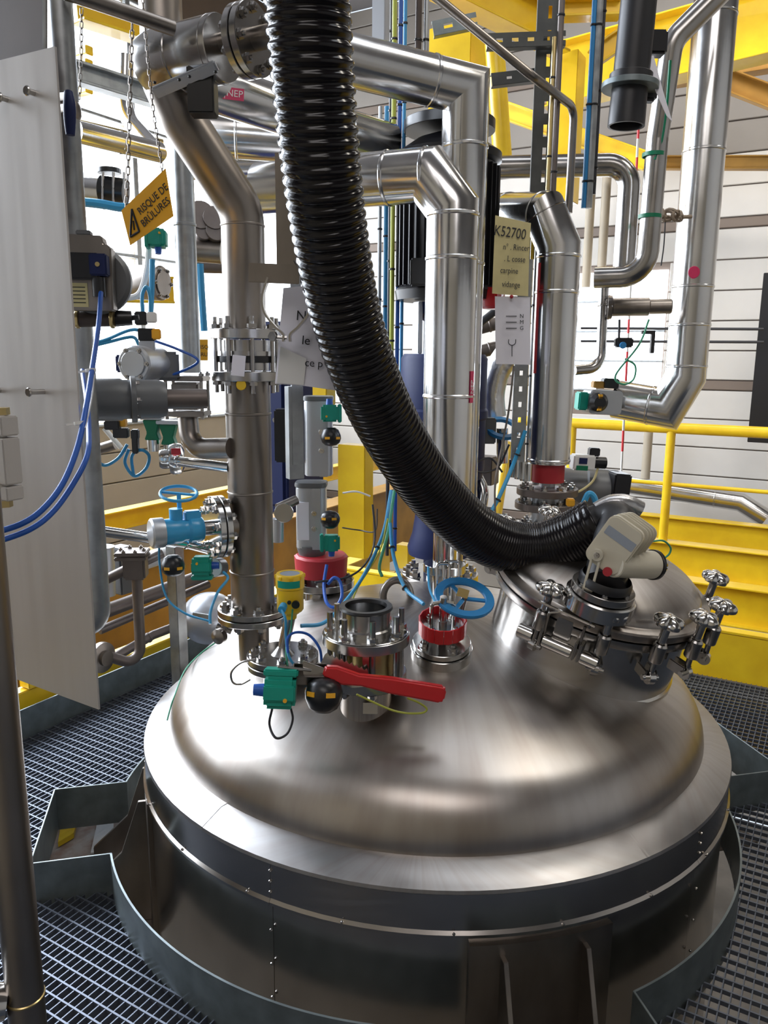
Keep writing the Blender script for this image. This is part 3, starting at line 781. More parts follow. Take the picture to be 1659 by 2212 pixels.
# side branch with transmitter
bq = V((RX, RY, P(480, 1130, RY).z))
ax = V((-.86, -.50, 0)).normalized()
br = thing('branch_flange', 'steel side branch with blind flange pair on the left riser', 'flange', bq+ax*.08)
MB().cyl(bq+ax*.055, bq+ax*.085, .045, n=28).build('stub', 'dull', br)
flange(br, bq+ax*.110, ax, .098, .020, 8, .013, 'polish', both=True)
tr = thing('pressure_transmitter', 'light blue pressure transmitter with grey cap beside the riser branch flange', 'transmitter', bq+ax*.15)
TF = frame(bq+ax*.13, ax, Z)
MB(TF).cyl((0, 0, 0), (0, 0, .035), .024, n=24).build('stem', 'steel', tr)
MB(TF).lathe([(0, .03), (.036, .03), (.040, .036), (.040, .07), (.034, .078), (.034, .09), (.040, .10), (.040, .15), (0, .15)], 32).build('housing', 'bluebright', tr)
MB(TF).lathe([(0, .15), (.045, .15), (.046, .155), (.046, .185), (.040, .19), (0, .19)], 32).build('cap', 'silver', tr)
MB(TF).lathe([(.0, .0), (.020, 0), (.020, .04), (0, .04)], 20, T(.03, 0, .11) @ Mx.Rotation(PI/2, 4, 'Y')).build('neck', 'bluebright', tr)
MB(TF).box((.045, 0, .06), (.03, .03, .05)).build('terminal_box', 'bluebright', tr, bev=.004)
q = P(386, 1066, RY-.1)
hw = thing('handwheel', 'small bright blue ring handwheel above the blue transmitter', 'handwheel', q)
MB(frame(q, V((.1, -.25, 1)))).tube([(.055*math.cos(2*PI*k/32), .055*math.sin(2*PI*k/32), 0) for k in range(32)], .005, 10, closed=True).build('rim', 'bluebright', hw)
MB(frame(q, V((.1, -.25, 1)))).box((0, 0, 0), (.11, .008, .006)).build('spoke', 'bluebright', hw)
MB().cyl(q, q+V((.0, 0, -.05)), .007, n=10).build('stem', 'bluebright', hw)

# -- teal box with black knob (position indicator)
def indicator(label, kl, c, zdir, xdir, s=1.0, knob=(0.075, 0, 0.0), group=None, kv=False):
    t = thing('position_indicator', label, 'switch box', c, group); F0 = frame(c, zdir, xdir) @ Mx.Diagonal((s, s, s, 1))
    hs = MB(F0).box((0, 0, 0), (.060, .062, .058)).build('housing', 'teal', t, bev=.007*s)
    MB(F0).box((0, -.0, .031), (.060, .03, .012)).build('cover', 'teal', hs, bev=.003*s)
    MB(F0).box((.0, .036, 0), (.066, .014, .044)).build('clamp_half', 'teal', t, bev=.003*s)
    MB(F0).cyl((.012, -.012, .030), (.012, -.012, .040), .004, n=10).build('led', 'amber', hs)
    if knob:
        k = V(knob); K = T(k) @ (Mx.Rotation(PI/2, 4, 'Y') if kv else Mx.Rotation(-PI/2, 4, 'X'))
        kb = MB(F0).lathe([(0, -.034), (.016, -.034), (.028, -.026), (.036, -.008), (.037, .006), (.032, .02), (.020, .030), (0, .034)], 32, K).build('knob', 'black', t)
        for a in ((180-42, 180+22, 30, -40) if kv else (-68, -132, 60, 150)):
            MB(F0 @ K @ RZ(rad(a))).box((.0362, 0, .004), (.004, .018, .009)).build('mark', 'amber', kb)
    MB(F0).cyl((-.030, 0, 0), (-.052, 0, 0), .013, .011, n=14).build('gland', 'bluecable', hs)
    return t
ki = D(700, 1560)
IY = D(790, 1555).y+.05-.165
# -- sight nozzle with butterfly valve and red lever
p = D(790, 1555); VN = dn(p); p = p+V((0, .066, 0))
vx = P(790, 1500, p.y).x
def vz(py): return P(790, py, p.y).z
sg = thing('flanged_valve', 'steel butterfly valve with open glass topped nozzle in the middle of the dome', 'valve', (vx, p.y, vz(1480)))
VT = T(vx, p.y, 0) @ Mx.Diagonal((1.17, 1.17, 1, 1))
zb = vz(1548)
MB(VT).lathe([(0, zb-.10), (.066, zb-.10), (.066, zb+.0), (.062, zb+.004), (.062, vz(1462)), (0, vz(1462))], 40).build('nozzle', 'dome', ves)
z1, z2, z3, z4 = vz(1468), vz(1445), vz(1385), vz(1362)
MB(VT).disc(.098, z1, z2).build('lower_flange', 'steel', sg)
MB(VT).lathe([(0, z2), (.070, z2), (.070, z3), (0, z3)], 40).build('body', 'brass', sg)
for k in range(8):
    a = k*PI/4+.2; MB(VT).cyl((.086*math.cos(a), .086*math.sin(a), z1), (.086*math.cos(a), .086*math.sin(a), z4+.06), .007, n=10).build('stud', 'steel', sg)
    bolt(sg, V((vx+.101*math.cos(a), p.y+.101*math.sin(a), z4)), Z, .015, 'polish'); bolt(sg, V((vx+.101*math.cos(a), p.y+.101*math.sin(a), z1)), -Z, .013)
for k in range(10):
    a = k*.25-2.3
    MB(VT @ RZ(a)).box((.089, 0, (z2+z3)/2), (.016, .015, z3-z2)).build('rib', 'steel', sg, bev=.002) if k in (0, 3, 7) else None
MB(VT).disc(.104, z3, z4-.003).build('upper_flange', 'steel', sg); MB(VT).disc(.100, z4-.003, z4).build('cover_ring', 'polish', sg)
zt = vz(1312)
MB(VT).lathe([(.052, z4), (.062, z4), (.062, z4+.012), (.058, z4+.016), (.058, zt), (.052, zt)], 44).build('sight_tube', 'steel', sg)
MB(VT).lathe([(.048, zt-.004), (.062, zt-.004), (.064, zt), (.062, zt+.006), (.050, zt+.006), (.048, zt-.004)], 44).build('seal_ring', 'black', sg)
MB(VT).disc(.050, z4+.02, z4+.028).build('window_glass', 'glass', sg)
# notched plate and bracket
NQ = frame(V((vx-.055, p.y-.122, vz(1415))), V((-.12, -1, .25)), V((1, 0, -.22)))
pts_ = [(-.075, -.03)]
for k in range(9): pts_ += [(-.06+k*.014, .034-k*.002), (-.055+k*.014, .040-k*.002), (-.050+k*.014, .034-k*.002)]
pts_ += [(.075, -.02), (.03, -.035)]
MB(NQ).prism(pts_, -.0025, .0025).build('notch_plate', 'steel', sg)
# lever
l0 = P(700, 1452, IY); l1 = P(962, 1502, IY)
LF = frame(l0, V((.05, -1, .1)), l1-l0); LL = (l1-l0).length
lev = thing('lever', 'long glossy red valve lever over the front of the dome', 'lever', l0)
MB(LF).prism([(-.004, -.008), (.0, .018), (.03, .022), (.09, .012), (LL*.55, .019), (LL*.98, .021), (LL, .014), (LL, -.014), (LL*.97, -.023), (LL*.55, -.022), (.10, -.016), (.05, -.022)], -.013, .013).build('grip', 'red', lev, bev=.005, seg=3)
MB(LF).prism([(-.05, -.02), (-.06, .02), (.02, .006), (.02, -.012)], -.006, .0).build('shank', 'steel', lev, bev=.002)
br2 = thing('indicator_bracket', 'folded steel bracket holding the teal box beside the red lever', 'bracket', P(660, 1455, IY))
MB().tube([P(672, 1448, IY), P(600, 1440, IY-.02)], .004, 8).build('rod', 'steel', br2)
BQ = frame(P(668, 1450, IY+.01), V((0, -.5, 1)), V((1, 0, 0)))
for c_, d_2 in (((0, .022, -.01), (.085, .003, .03)), ((.0, -.022, -.01), (.085, .003, .03)), ((-.042, 0, -.01), (.003, .045, .03)), ((0, 0, -.026), (.085, .045, .003))): MB(BQ).box(c_, d_2).build('plate', 'dull', br2, bev=.001)
indicator('teal switch box with big black knob on the red lever valve', '', P(606, 1492, IY-.02), V((.05, -1, .25)), V((1, .05, -.05)), 1.32, (.084, -.004, .0))
cable('sensor_cable', 'dark blue cable loop hanging under the teal box on the dome', [P(588, 1530, IY-.01), P(582, 1565, IY-.005), P(596, 1594, IY-.03), P(620, 1585, IY-.02), P(632, 1555, IY-.01), P(628, 1530, IY)], .0032, 'greycable')
tag(MB(frame(P(800, 1530, p.y-.09), V((0, -1, .3)), (0, 0, 1))).box((0, 0, 0), (.03, .04, .004)).build('earth_lug', 'steel'), 'small earth lug on the nozzle below the red lever', 'lug')
cable('earth_wire', 'yellow green earth wire looping beneath the red lever end', [P(770, 1500, IY+.02), P(850, 1535, IY+.03), P(905, 1541, IY+.03), P(922, 1532, IY+.03), P(905, 1518, IY+.03), P(880, 1508, IY+.04)], .0028, 'ygcable')
# thin strap loop at the left of the teal box
cable('band_strap', 'thin curled steel strap at the left of the teal box', [P(552, 1424, IY), P(520, 1432, IY), P(500, 1452, IY), P(503, 1474, IY), P(520, 1478, IY), P(540, 1468, IY)], .003, 'steel', cat='strap')

# -- yellow level transmitter on a blind flange
p = D(610, 1490) ; fy = p.y+.06
fc = V((P(611, 1428, fy).x, fy, P(611, 1425, fy).z))
MB().cyl((fc.x, fc.y, fc.z-.16), (fc.x, fc.y, fc.z-.02), .060, n=32).build('nozzle', 'steel', ves)
bf = thing('blind_flange', 'steel blind flange with eight bolts under the yellow transmitter', 'flange', fc)
flange(bf, fc, Z, .108, .020, 8, .014, 'steel', both=False, ph=.1)
MB(T(fc)).lathe([(0, .02), (.036, .02), (.030, .028), (.014, .045), (0, .045)], 28).build('hub', 'steel', bf)
lt = thing('level_transmitter', 'yellow level transmitter head with green label and clear window', 'transmitter', fc+V((0, 0, .045)))
hz = P(627, 1335, fy).z; hx = P(627, 1300, fy).x; LT = T(hx, fy, 0)
MB(T(hx, fy, 0)).cyl((fc.x-hx, 0, fc.z+.03), (0, 0, hz+.01), .017, n=20).build('stem', 'steel', lt)
zt = P(627, 1238, fy).z
hd = MB(LT).lathe([(0, hz), (.018, hz), (.020, hz+.012), (.036, hz+.024), (.040, hz+.03), (.040, zt-.045), (.043, zt-.042), (.043, zt-.006), (.040, zt), (.030, zt), (.030, zt-.004), (0, zt-.004)], 40).build('head', 'yellow', lt)
MB(LT).lathe([(.0, zt-.0035), (.030, zt-.0035), (.030, zt-.001), (0, zt-.001)], 32).build('window', 'screen', hd)
gl = []; n = 14
mb = MB(LT); vs = []; fs = []
for k in range(n+1):
    a = -PI/2+(-.85+1.7*k/n); vs += [(.0436*math.cos(a), .0436*math.sin(a), zt-.036), (.0436*math.cos(a), .0436*math.sin(a), zt-.015), (.0424*math.cos(a), .0424*math.sin(a), zt-.015), (.0424*math.cos(a), .0424*math.sin(a), zt-.036)]
for k in range(n):
    for j in range(4): fs.append((4*k+j, 4*k+4+j, 4*k+4+(j+1) % 4, 4*k+(j+1) % 4))
mb.add(vs, fs).build('label_band', 'teal', hd)
for k in range(8):
    a = k*PI/4+.2; MB(LT @ RZ(a)).box((.042, 0, zt-.008), (.008, .012, .012)).build('lug', 'yellow', hd, bev=.002)
MB(LT).cyl((-.015, -.036, hz+.05), (-.018, -.060, hz+.045), .012, n=14).build('cable_gland', 'bluebright', hd)
MB(LT).cyl((.020, -.034, hz+.055), (.021, -.043, hz+.055), .012, n=16).build('blind_plug', 'black', hd)
MB(LT).cyl((.002, -.038, hz+.062), (.002, -.044, hz+.062), .006, n=12).build('screw', 'black', hd)
cable('sensor_cable', 'blue cable dropping from the yellow transmitter beside the blind flange', [V((hx-.018, fy-.06, hz+.045)), P(617, 1340, fy-.08), P(618, 1380, fy-.07), P(625, 1420, fy-.09), P(648, 1450, fy-.08), P(655, 1462, fy-.05)], .004, 'cyancable')
cable('sensor_cable', 'blue cable arching over the bolts of the blind flange', [P(622, 1410, fy-.09), P(622, 1378, fy-.08), P(640, 1366, fy-.06), P(668, 1372, fy-.04), P(690, 1400, fy-.05), P(695, 1430, fy-.04)], .004, 'bluecable')
cable('earth_wire', 'green earth wire along the yellow transmitter stem', [P(632, 1316, fy-.045), P(628, 1360, fy-.04), P(618, 1400, fy-.07), P(622, 1440, fy-.09), P(632, 1465, fy-.08)], .0026, 'greencable')

# -- small valve with blue handwheel and red guard
p = D(955, 1450); p = D(955, 1432)+V((0, .045, 0)); p.z = dome_z(math.hypot(p.x-C.x, p.y-C.y))
an = dn(p)
def up(h): return p+an*h
MB(frame(up(-.05), an)).disc(.094, 0, .078, n=44).build('pad_flange', 'polish', ves)
hv = thing('hand_valve', 'small steel valve with red guard band and flat blue ring handwheel on the dome', 'valve', up(.03))
MB(frame(up(.030), an)).disc(.088, 0, .018, n=44).build('base_flange', 'polish', hv)
MB(frame(up(.028), an)).disc(.080, 0, .003, n=44).build('gasket', 'black', hv)
bolts(hv, up(.048), an, .062, 4, .013, 'steel', .5)
MB().cyl(up(.04), up(.12), .014, n=18).build('stem', 'steel', hv)
rz = up(.10); RF = frame(rz, an)
for k in range(16):
    a0 = 2*PI*k/16; a1 = a0+2*PI/16*.95
    pl = [(.071*math.cos(a0), .071*math.sin(a0)), (.073*math.cos((a0+a1)/2), .073*math.sin((a0+a1)/2)), (.071*math.cos(a1), .071*math.sin(a1)), (.067*math.cos(a1), .067*math.sin(a1)), (.069*math.cos((a0+a1)/2), .069*math.sin((a0+a1)/2)), (.067*math.cos(a0), .067*math.sin(a0))]
    MB(RF).prism(pl, -.020, .026).build('guard_segment', 'red', hv)
MB(RF).disc(.064, -.012, .004, n=36).build('valve_flange', 'steel', hv)
bolts(hv, rz+an*.004, an, .05, 4, .010, 'polish', .9)
MB().cyl(rz, rz+an*.10, .011, n=16).build('spindle', 'polish', hv)
for s in (-1, 1): MB(RF).tube(fil([(s*.034, 0, 0), (s*.034, 0, .075), (0, 0, .085)], .012, 5), .006, 10).build('yoke', 'polish', hv)
wq = P(1003, 1291, p.y+.0); wn_ = V((.12, -.38, .92)).normalized()
WF = frame(wq, wn_)
MB(WF).lathe([(.066, -.006), (.090, -.006), (.092, 0), (.090, .006), (.066, .006), (.064, 0), (.066, -.006)], 48).build('handwheel', 'blue', hv)
for s in (0, 2.1, 4.2): MB(WF @ RZ(s)).box((.034, 0, -.004), (.07, .012, .006)).build('spoke', 'blue', hv)
MB(WF).cyl((0, 0, -.05), (0, 0, .006), .010, n=14).build('hub', 'steel', hv)
tag(MB(frame(P(1000, 1281, p.y-.03), V((0, -1, .3)), (1, 0, -.3))).box((0, 0, 0), (.034, .026, .003)).build('brass_tag', 'brass', bev=.001), 'small brass tag seen through the blue ring handwheel', 'tag')
tag(MB(frame(P(957, 1252, p.y+.08), V((.2, -1, .2)), (1, 0, 0))).tube(fil([(-.02, -.05, 0), (-.02, .05, 0), (.02, .05, 0), (.02, -.05, 0)], .012, 5), .005, 10).build('u_bolt', 'polish'), 'shiny U shaped clamp bolt behind the blue handwheel', 'clamp')
tag(MB(frame(P(975, 1240, p.y+.09), V((.2, -1, .2)), (1, 0, 0))).tube(fil([(-.025, -.03, 0), (-.025, .04, 0), (.025, .04, 0), (.025, -.03, 0)], .012, 5), .004, 10).build('u_bolt', 'polish'), 'second shiny U clamp under the black hose bend', 'clamp')
# ================================================================== LARGE PIPEWORK
def pp(l): return [P(*q) for q in l]
def drop(px, py, Y, py2):      # vertical line through a point, down to the height seen at py2
    a = P(px, py, Y); z = P(px, py2, Y).z; return V((a.x, a.y, z))
# riser in the middle with two mitred bends
a = P(968, 900, 2.72)
def at(px, py, Y): return P(px, py, Y)
c0 = V((a.x, a.y, P(970, 452, 2.72).z)); zb2 = P(968, 1085, 2.72).z
path = [P(560, 408, 2.98), P(925, 378, 2.75), c0, V((a.x, a.y, zb2))]
t = pipe('clad_riser', 'centre aluminium clad riser whose mitred elbow turns left behind the black hose', path, .086, 'clad',
         [(0, .33), (0, .78), (0, .995), (2, .02), (2, .16), (2, .62)], bw=.014, n=40, tubename='cladding')
tl = MB(frame(V((a.x+.073, a.y-.048, P(1013, 835, 2.72).z)), V((.83, -.55, 0)), Z)); tl.box((0, 0, 0), (.105, .022, .002)); tl.build('flow_label', 'pink', t)
text('NEP', .026, frame(V((a.x+.0745, a.y-.049, P(1013, 835, 2.72).z)), V((.83, -.55, 0)), Z), 'white', t)
MB().cyl((a.x, a.y, zb2-.0), (a.x, a.y, dome_z(.1)-.0), .042, n=28).build('stub', 'polish', t)
MB(T(a.x, a.y, dome_z(.12)+.11)).disc(.075, -.015, .015).build('flange', 'polish', t)
# second riser standing behind it
b = P(1004, 300, 2.96)
c1 = V((b.x, b.y, P(1004, 192, 2.96).z))
t = pipe('clad_riser', 'aluminium clad riser partly behind the centre riser, cut mitre top joining a sloping pipe', [P(610, 95, 2.75), c1, V((b.x, b.y, P(1000, 1085, 2.96).z))], .081, 'clad',
         [(0, .80), (1, .13), (1, .4)], bw=.014, n=40, tubename='cladding')
MB().cyl((b.x, b.y, P(1000, 1085, 2.96).z), (b.x, b.y, dome_z(.25)), .035, n=24).build('stub', 'steel', t)
# NEP pipe
t = pipe('clad_pipe', 'dull clad pipe with magenta arrow label sloping down behind the black hose', [P(372, 160, 2.75), P(640, 250, 3.05), P(840, 312, 3.3)], .078, 'clad', [(0, .2), (1, .5)], n=36, tubename='cladding')
dd = (P(640, 250, 3.05)-P(372, 160, 2.75)); q = P(503, 203, 2.80)
fq = frame(q, V((.15, -1, .05)), dd)
MB(fq).prism([(-.042, 0), (-.032, .019), (.036, .019), (.036, -.019), (-.032, -.019)], 0, .002).build('flow_label', 'pink', t)
MB(fq).box((-.026, 0, .0025), (.002, .034, .001)).build('label_line', 'white', t)
text('NEP', .030, fq @ T(.006, 0, .003), 'white', t)
pipe('clad_pipe', 'wide bright clad pipe running level behind the hose and the left riser bend', [P(425, 283, 3.7), P(640, 298, 3.75), P(830, 312, 3.8)], .105, 'clad', [(0, .4), (1, .6)], n=36, tubename='cladding')
pipe('clad_pipe', 'lower bright clad pipe under the wide one behind the left riser', [P(405, 355, 3.9), P(620, 352, 3.95)], .07, 'clad', [(0, .4)], n=30, tubename='cladding')
# right hand clad riser with red tape
d0 = P(1190, 900, 3.2); zt_ = P(1212, 535, 3.2).z; zr = P(1186, 1000, 3.2).z
t = pipe('clad_riser', 'aluminium clad riser with red end band, right of the yellowed paper sheet', [P(1062, 462, 3.62), P(1178, 463, 3.22), V((d0.x, d0.y, zt_)), V((d0.x, d0.y, zr))], .084, 'clad',
         [(0, .35), (0, .985), (2, .04), (2, .2), (2, .985)], bw=.014, n=40, tubename='cladding')
band(t, P(1178, 463, 3.22), P(1212, 535, 3.2)-P(1178, 463, 3.22), .084, .006, 'steel')
dx, dy = d0.x, d0.y
zq = P(1186, 1040, 3.2).z
MB().cyl((dx, dy, zq), (dx, dy, zr), .066, n=32).build('red_band', 'redtape', t)
MB(T(dx-.079, dy-.03, P(1195, 690, 3.2).z)).box((0, 0, 0), (.01, .01, .42)).build('tape_strip', 'redtape', t)
zd = dome_z(.62)
# flange stack under the red band
fs_ = thing('flange_stack', 'dark bolted flange stack under the riser with the red end band', 'flange', (dx, dy, zd))
for pz, R_ in ((1060, .125), (1090, .13), (1135, .11)):
    zz = P(1150, pz, 3.2).z; MB(T(dx, dy, zz)).disc(R_, -.014, .014).build('flange', 'darkpipe', fs_)
    bolts(fs_, (dx, dy, zz+.014), Z, R_*.8, 10, .014, 'steel')
MB(T(dx, dy, 0)).lathe([(0, zd), (.07, zd), (.07, P(1150, 1052, 3.2).z), (.03, P(1150, 1050, 3.2).z), (.03, zq), (0, zq)], 28).build('body', 'silver', fs_)
for k in range(3): q = P(1112+k*12, 1030+k*4, 3.12); MB().cyl(q, q+V((0, 0, .07)), .025, n=16).build('cap_nut', 'polish', fs_)
# riser at far right with mitred foot
e0 = P(1485, 760, 4.0); et = V((e0.x, e0.y, P(1545, -60, 4.0).z)); ztc = P(1482, 815, 4.0).z
t = pipe('clad_riser', 'rightmost aluminium clad riser, mitred foot turning left in front of the white wall', [et, V((e0.x, e0.y, ztc)), P(1440, 882, 4.02), P(1330, 862, 4.15)], .098, 'clad',
         [(0, .02), (0, .10), (0, .42), (0, .76), (0, .86), (0, .97), (2, .3)], bw=.014, n=40, tubename='cladding')
q = P(1499, 588, 3.9); MB(frame(q, V((0, -1, 0)), Z)).disc(.028, 0, .003).build('round_label', 'pink', t)
MB().cyl(P(1330, 862, 4.15), P(1285, 858, 4.18), .06, n=24).build('flange_neck', 'dull', t)
# bare steel pipes, right
pipe('steel_pipe', 'bare steel pipe coming level from the left and bending down right of the channel', fil(pp([(1040, 362, 3.9), (1362, 355, 3.8), (1346, 600, 3.8)]), .10, 8), .050, 'steel', [], n=26)
pipe('steel_pipe', 'bare steel pipe falling beside the black duct and hooking left at its foot', fil(pp([(1600, -60, 3.5), (1452, 88, 3.55), (1420, 300, 3.6), (1396, 597, 3.6), (1285, 600, 3.68)]), .11, 8), .046, 'steel', [], n=26)
MB(frame(P(1408, 470, 3.55), V((0, 0, 1)))).lathe([(.047, -.01), (.05, -.01), (.05, .01), (.047, .01)], 24)
tag(MB(frame(P(1404, 468, 3.6), P(1396, 597, 3.6)-P(1420, 300, 3.6))).lathe([(.047, -.008), (.050, -.008), (.050, .008), (.047, .008), (.047, -.008)], 26).build('tape_ring', 'green'), 'green tape ring round the hooked steel pipe at the rope knot', 'tape')
tag(MB(frame(P(1413, 335, 3.6), P(1396, 597, 3.6)-P(1420, 300, 3.6))).lathe([(.047, -.008), (.050, -.008), (.050, .008), (.047, .008), (.047, -.008)], 26).build('tape_ring', 'green'), 'upper green tape ring round the hooked steel pipe', 'tape')
# rope knot
t = thing('rope_knot', 'knotted brown rope tied between the hooked pipe and the rightmost riser', 'rope', P(1440, 468, 3.7))
for k in range(5):
    q = P(1432+k*9, 466+random.uniform(-5, 5), 3.72)
    MB(frame(q, V((random.uniform(-1, 1), random.uniform(-.6, .6), random.uniform(-.5, .5))))).tube([(.028*math.cos(i*PI/6), .02*math.sin(i*PI/6), .006*math.sin(i)) for i in range(12)], .007, 6, closed=True).build('loop', 'rope', t)
MB().tube(pp([(1410, 467, 3.66), (1450, 470, 3.75), (1492, 468, 3.88)]), .009, 8).build('strand', 'rope', t)
cable('hanging_string', 'thin string with a dark hook hanging from the rope knot', pp([(1437, 480, 3.72), (1434, 530, 3.72), (1428, 574, 3.72)]), .003, 'greycable', cat='string')
# barrier tape strip
t = thing('barrier_tape', 'thin red and white barrier tape hanging down in front of the white wall', 'tape', P(1345, 1060, 4.6))
ys = [180, 240, 300, 340, 470, 520, 600, 690, 720, 760, 860, 930, 975, 1030, 1075]
for i, (y0, y1) in enumerate(zip(ys, ys[1:])):
    x0 = 1384-(y0-180)*.05; x1 = 1384-(y1-180)*.05
    MB().tube(pp([(x0, y0, 4.6), (x1, y1, 4.6)]), .007, 6).build('tape_piece', 'tape_red' if i % 2 else 'white', t)
# black PVC duct
t = thing('vent_duct', 'dark plastic vent duct with flange and open socket hanging at top right', 'duct', P(1352, 250, 3.0))
A_ = P(1386, -60, 3.0); B_ = P(1357, 187, 3.0); B_.x, B_.y = A_.x*.3+B_.x*.7, B_.y; DF = frame(B_, (A_-B_))
MB(DF).lathe([(.056, -.13), (.064, -.13), (.064, -.11), (.062, -.02), (.062, .0), (.058, .02), (.062, .06), (.060, .48), (.054, .48), (.054, -.12), (.056, -.13)], 40).build('duct_tube', 'pvc', t)
MB(DF).disc(.098, -.010, .010, .056, n=40).build('duct_flange', 'toe', t)
MB(DF).disc(.074, .01, .04, .056, n=40).build('collar', 'pvc', t)
tag(MB(frame(P(1412, 95, 3.1), V((0, -1, 0)), (1, 0, 0))).box((0, 0, 0), (.085, .08, .06)).build('pipe_clamp', 'black', bev=.008), 'square black pipe clamp right of the plastic vent duct', 'clamp')
tag(MB(frame(P(1402, 200, 3.05), V((0, -1, 0)), (1, 0, 0))).box((0, 0, 0), (.05, .065, .05)).build('cable_gland', 'black', bev=.01), 'black gland below the square clamp beside the duct flange', 'gland')
sq = pp([(1398, 120, 2.98), (1412, 120, 2.98), (1432, 195, 2.98), (1452, 262, 2.98), (1440, 250, 2.98), (1416, 196, 2.98)])
mb = MB(); vs = [p for p in sq]+[p+V((0, .002, 0)) for p in sq]; n6 = 6
mb.add(vs, [tuple(range(6)), tuple(range(11, 5, -1))]+[(i, i+6, (i+1) % 6+6, (i+1) % 6) for i in range(6)])
tag(mb.build('paper_strip', 'paper'), 'torn pale paper strip hanging beside the vent duct', 'paper')
cable('hung_cable', 'thin green cord along the hooked steel pipe', pp([(1448, 130, 3.5), (1440, 230, 3.54), (1428, 310, 3.56), (1414, 345, 3.56)]), .006, 'green', cat='cord')

# ================================================================== AGITATOR
AY = 3.27; axx = P(957, 900, AY).x
def az(py): return P(957, py, AY).z
ag = thing('agitator_drive', 'navy blue agitator gearbox with dark motor standing behind the centre risers', 'motor', (axx, AY, az(1240)))
AT = T(axx, AY, 0); adz = dome_z(math.hypot(axx-C.x, AY-C.y))
MB(AT).lathe([(0, adz-.05), (.155, adz-.05), (.155, az(1258)), (0, az(1258))], 56).build('mounting_ring', 'polish', ves)
MB(AT).disc(.165, az(1256), az(1236), n=56).build('base_flange', 'steel', ag)
MB(AT).disc(.158, az(1258)-.002, az(1256), n=56).build('gasket', 'black', ag)
bolts(ag, (axx, AY, az(1236)), Z, .135, 10, .022, 'steel')
MB(AT).lathe([(0, az(1236)), (.07, az(1236)), (.07, az(1200)), (.135, az(1195)), (.14, az(1180)), (.12, az(1150)), (.10, az(1080)), (.10, az(1030)), (0, az(1030))], 40).build('lantern', 'navy', ag)
MB(AT).lathe([(0, az(1030)), (.168, az(1030)), (.176, az(1010)), (.176, az(905)), (.184, az(900)), (.184, az(885)), (.176, az(880)), (.176, az(775)), (.165, az(765)), (0, az(765))], 44).build('gearbox', 'navy', ag)
MB(AT).lathe([(0, az(765)), (.075, az(765)), (.072, az(700)), (.12, az(680)), (.125, az(655)), (0, az(650))], 36).build('coupling_housing', 'navy', ag)
for k in range(4):
    a_ = k*PI/2+.5; MB(AT @ RZ(a_)).box((.13, 0, (az(765)+az(655))/2), (.02, .05, az(655)-az(765))).build('column', 'silver', ag, bev=.003)
mbd = MB(AT).lathe([(0, az(650)), (.20, az(650)), (.205, az(630)), (.188, az(620)), (.188, az(360)), (.205, az(352)), (.205, az(335)), (.13, az(305)), (.06, az(290)), (0, az(288))], 44).build('motor_body', 'black', ag)
for k in range(36): MB(AT @ RZ(k*PI/18)).box((.194, 0, (az(620)+az(365))/2), (.016, .004, az(365)-az(620))).build('cooling_fin', 'black', mbd)
MB(AT).disc(.176, az(285), az(262), n=40).build('rain_cap', 'black', ag)
MB(AT).cyl((0, 0, az(300)), (0, 0, az(262)), .02, n=12).build('cap_post', 'black', ag)
MB(frame((axx-.1, AY-.19, az(600)), V((0, -1, 0)), (1, 0, 0))).box((0, 0, 0), (.10, .10, .06)).build('terminal_box', 'black', mbd, bev=.006)
MB(AT @ RZ(-.5)).box((.20, 0, az(648)), (.07, .10, .08)).build('red_cap', 'red', ag, bev=.008)
t = thing('eyebolt', 'thick rusty lifting eye standing on the dome behind the open sight tube', 'lifting eye', D(860, 1330))
q = D(858, 1312)+V((0, .12, 0)); EF = frame(q+V((0, 0, .0)), V((.1, -1, .1)), (1, 0, 0))
MB(EF).tube([(.050*math.cos(PI*k/14), .062*math.sin(PI*k/14), 0) for k in range(-1, 16)], .014, 14).build('eye', 'dull', t)

# ================================================================== ACTUATOR COLUMN
XY = P(672, 1000, 2.98)
def xz(py): return P(672, py, 2.98).z
ac = thing('valve_actuator', 'tall grey double pneumatic actuator with white plate behind the level transmitter', 'actuator', (XY.x, XY.y, xz(1245)))
XT = T(XY.x, XY.y, 0)
nb_ = dome_z(math.hypot(XY.x-C.x, XY.y-C.y))
MB(XT).cyl((.04, 0, nb_-.06), (.04, 0, xz(1266)), .07, n=28).build('nozzle', 'steel', ves)
MB(XT @ T(.04, 0, 0)).disc(.125, xz(1264), xz(1250), n=44).build('flange', 'steel', ac)
MB(XT @ T(.04, 0, 0)).disc(.120, xz(1266), xz(1264), n=44).build('gasket', 'black', ac)
bolts(ac, (XY.x+.04, XY.y, xz(1250)), Z, .10, 8, .016, 'steel')
MB(XT @ T(.035, 0, 0)).lathe([(0, xz(1248)), (.100, xz(1240)), (.105, xz(1200)), (.095, xz(1196)), (0, xz(1196))], 12).build('red_guard', 'redtape', ac)
MB(XT).lathe([(0, xz(1200)), (.05, xz(1200)), (.06, xz(1180)), (.06, xz(1175)), (0, xz(1175))], 24).build('adapter', 'grey', ac)
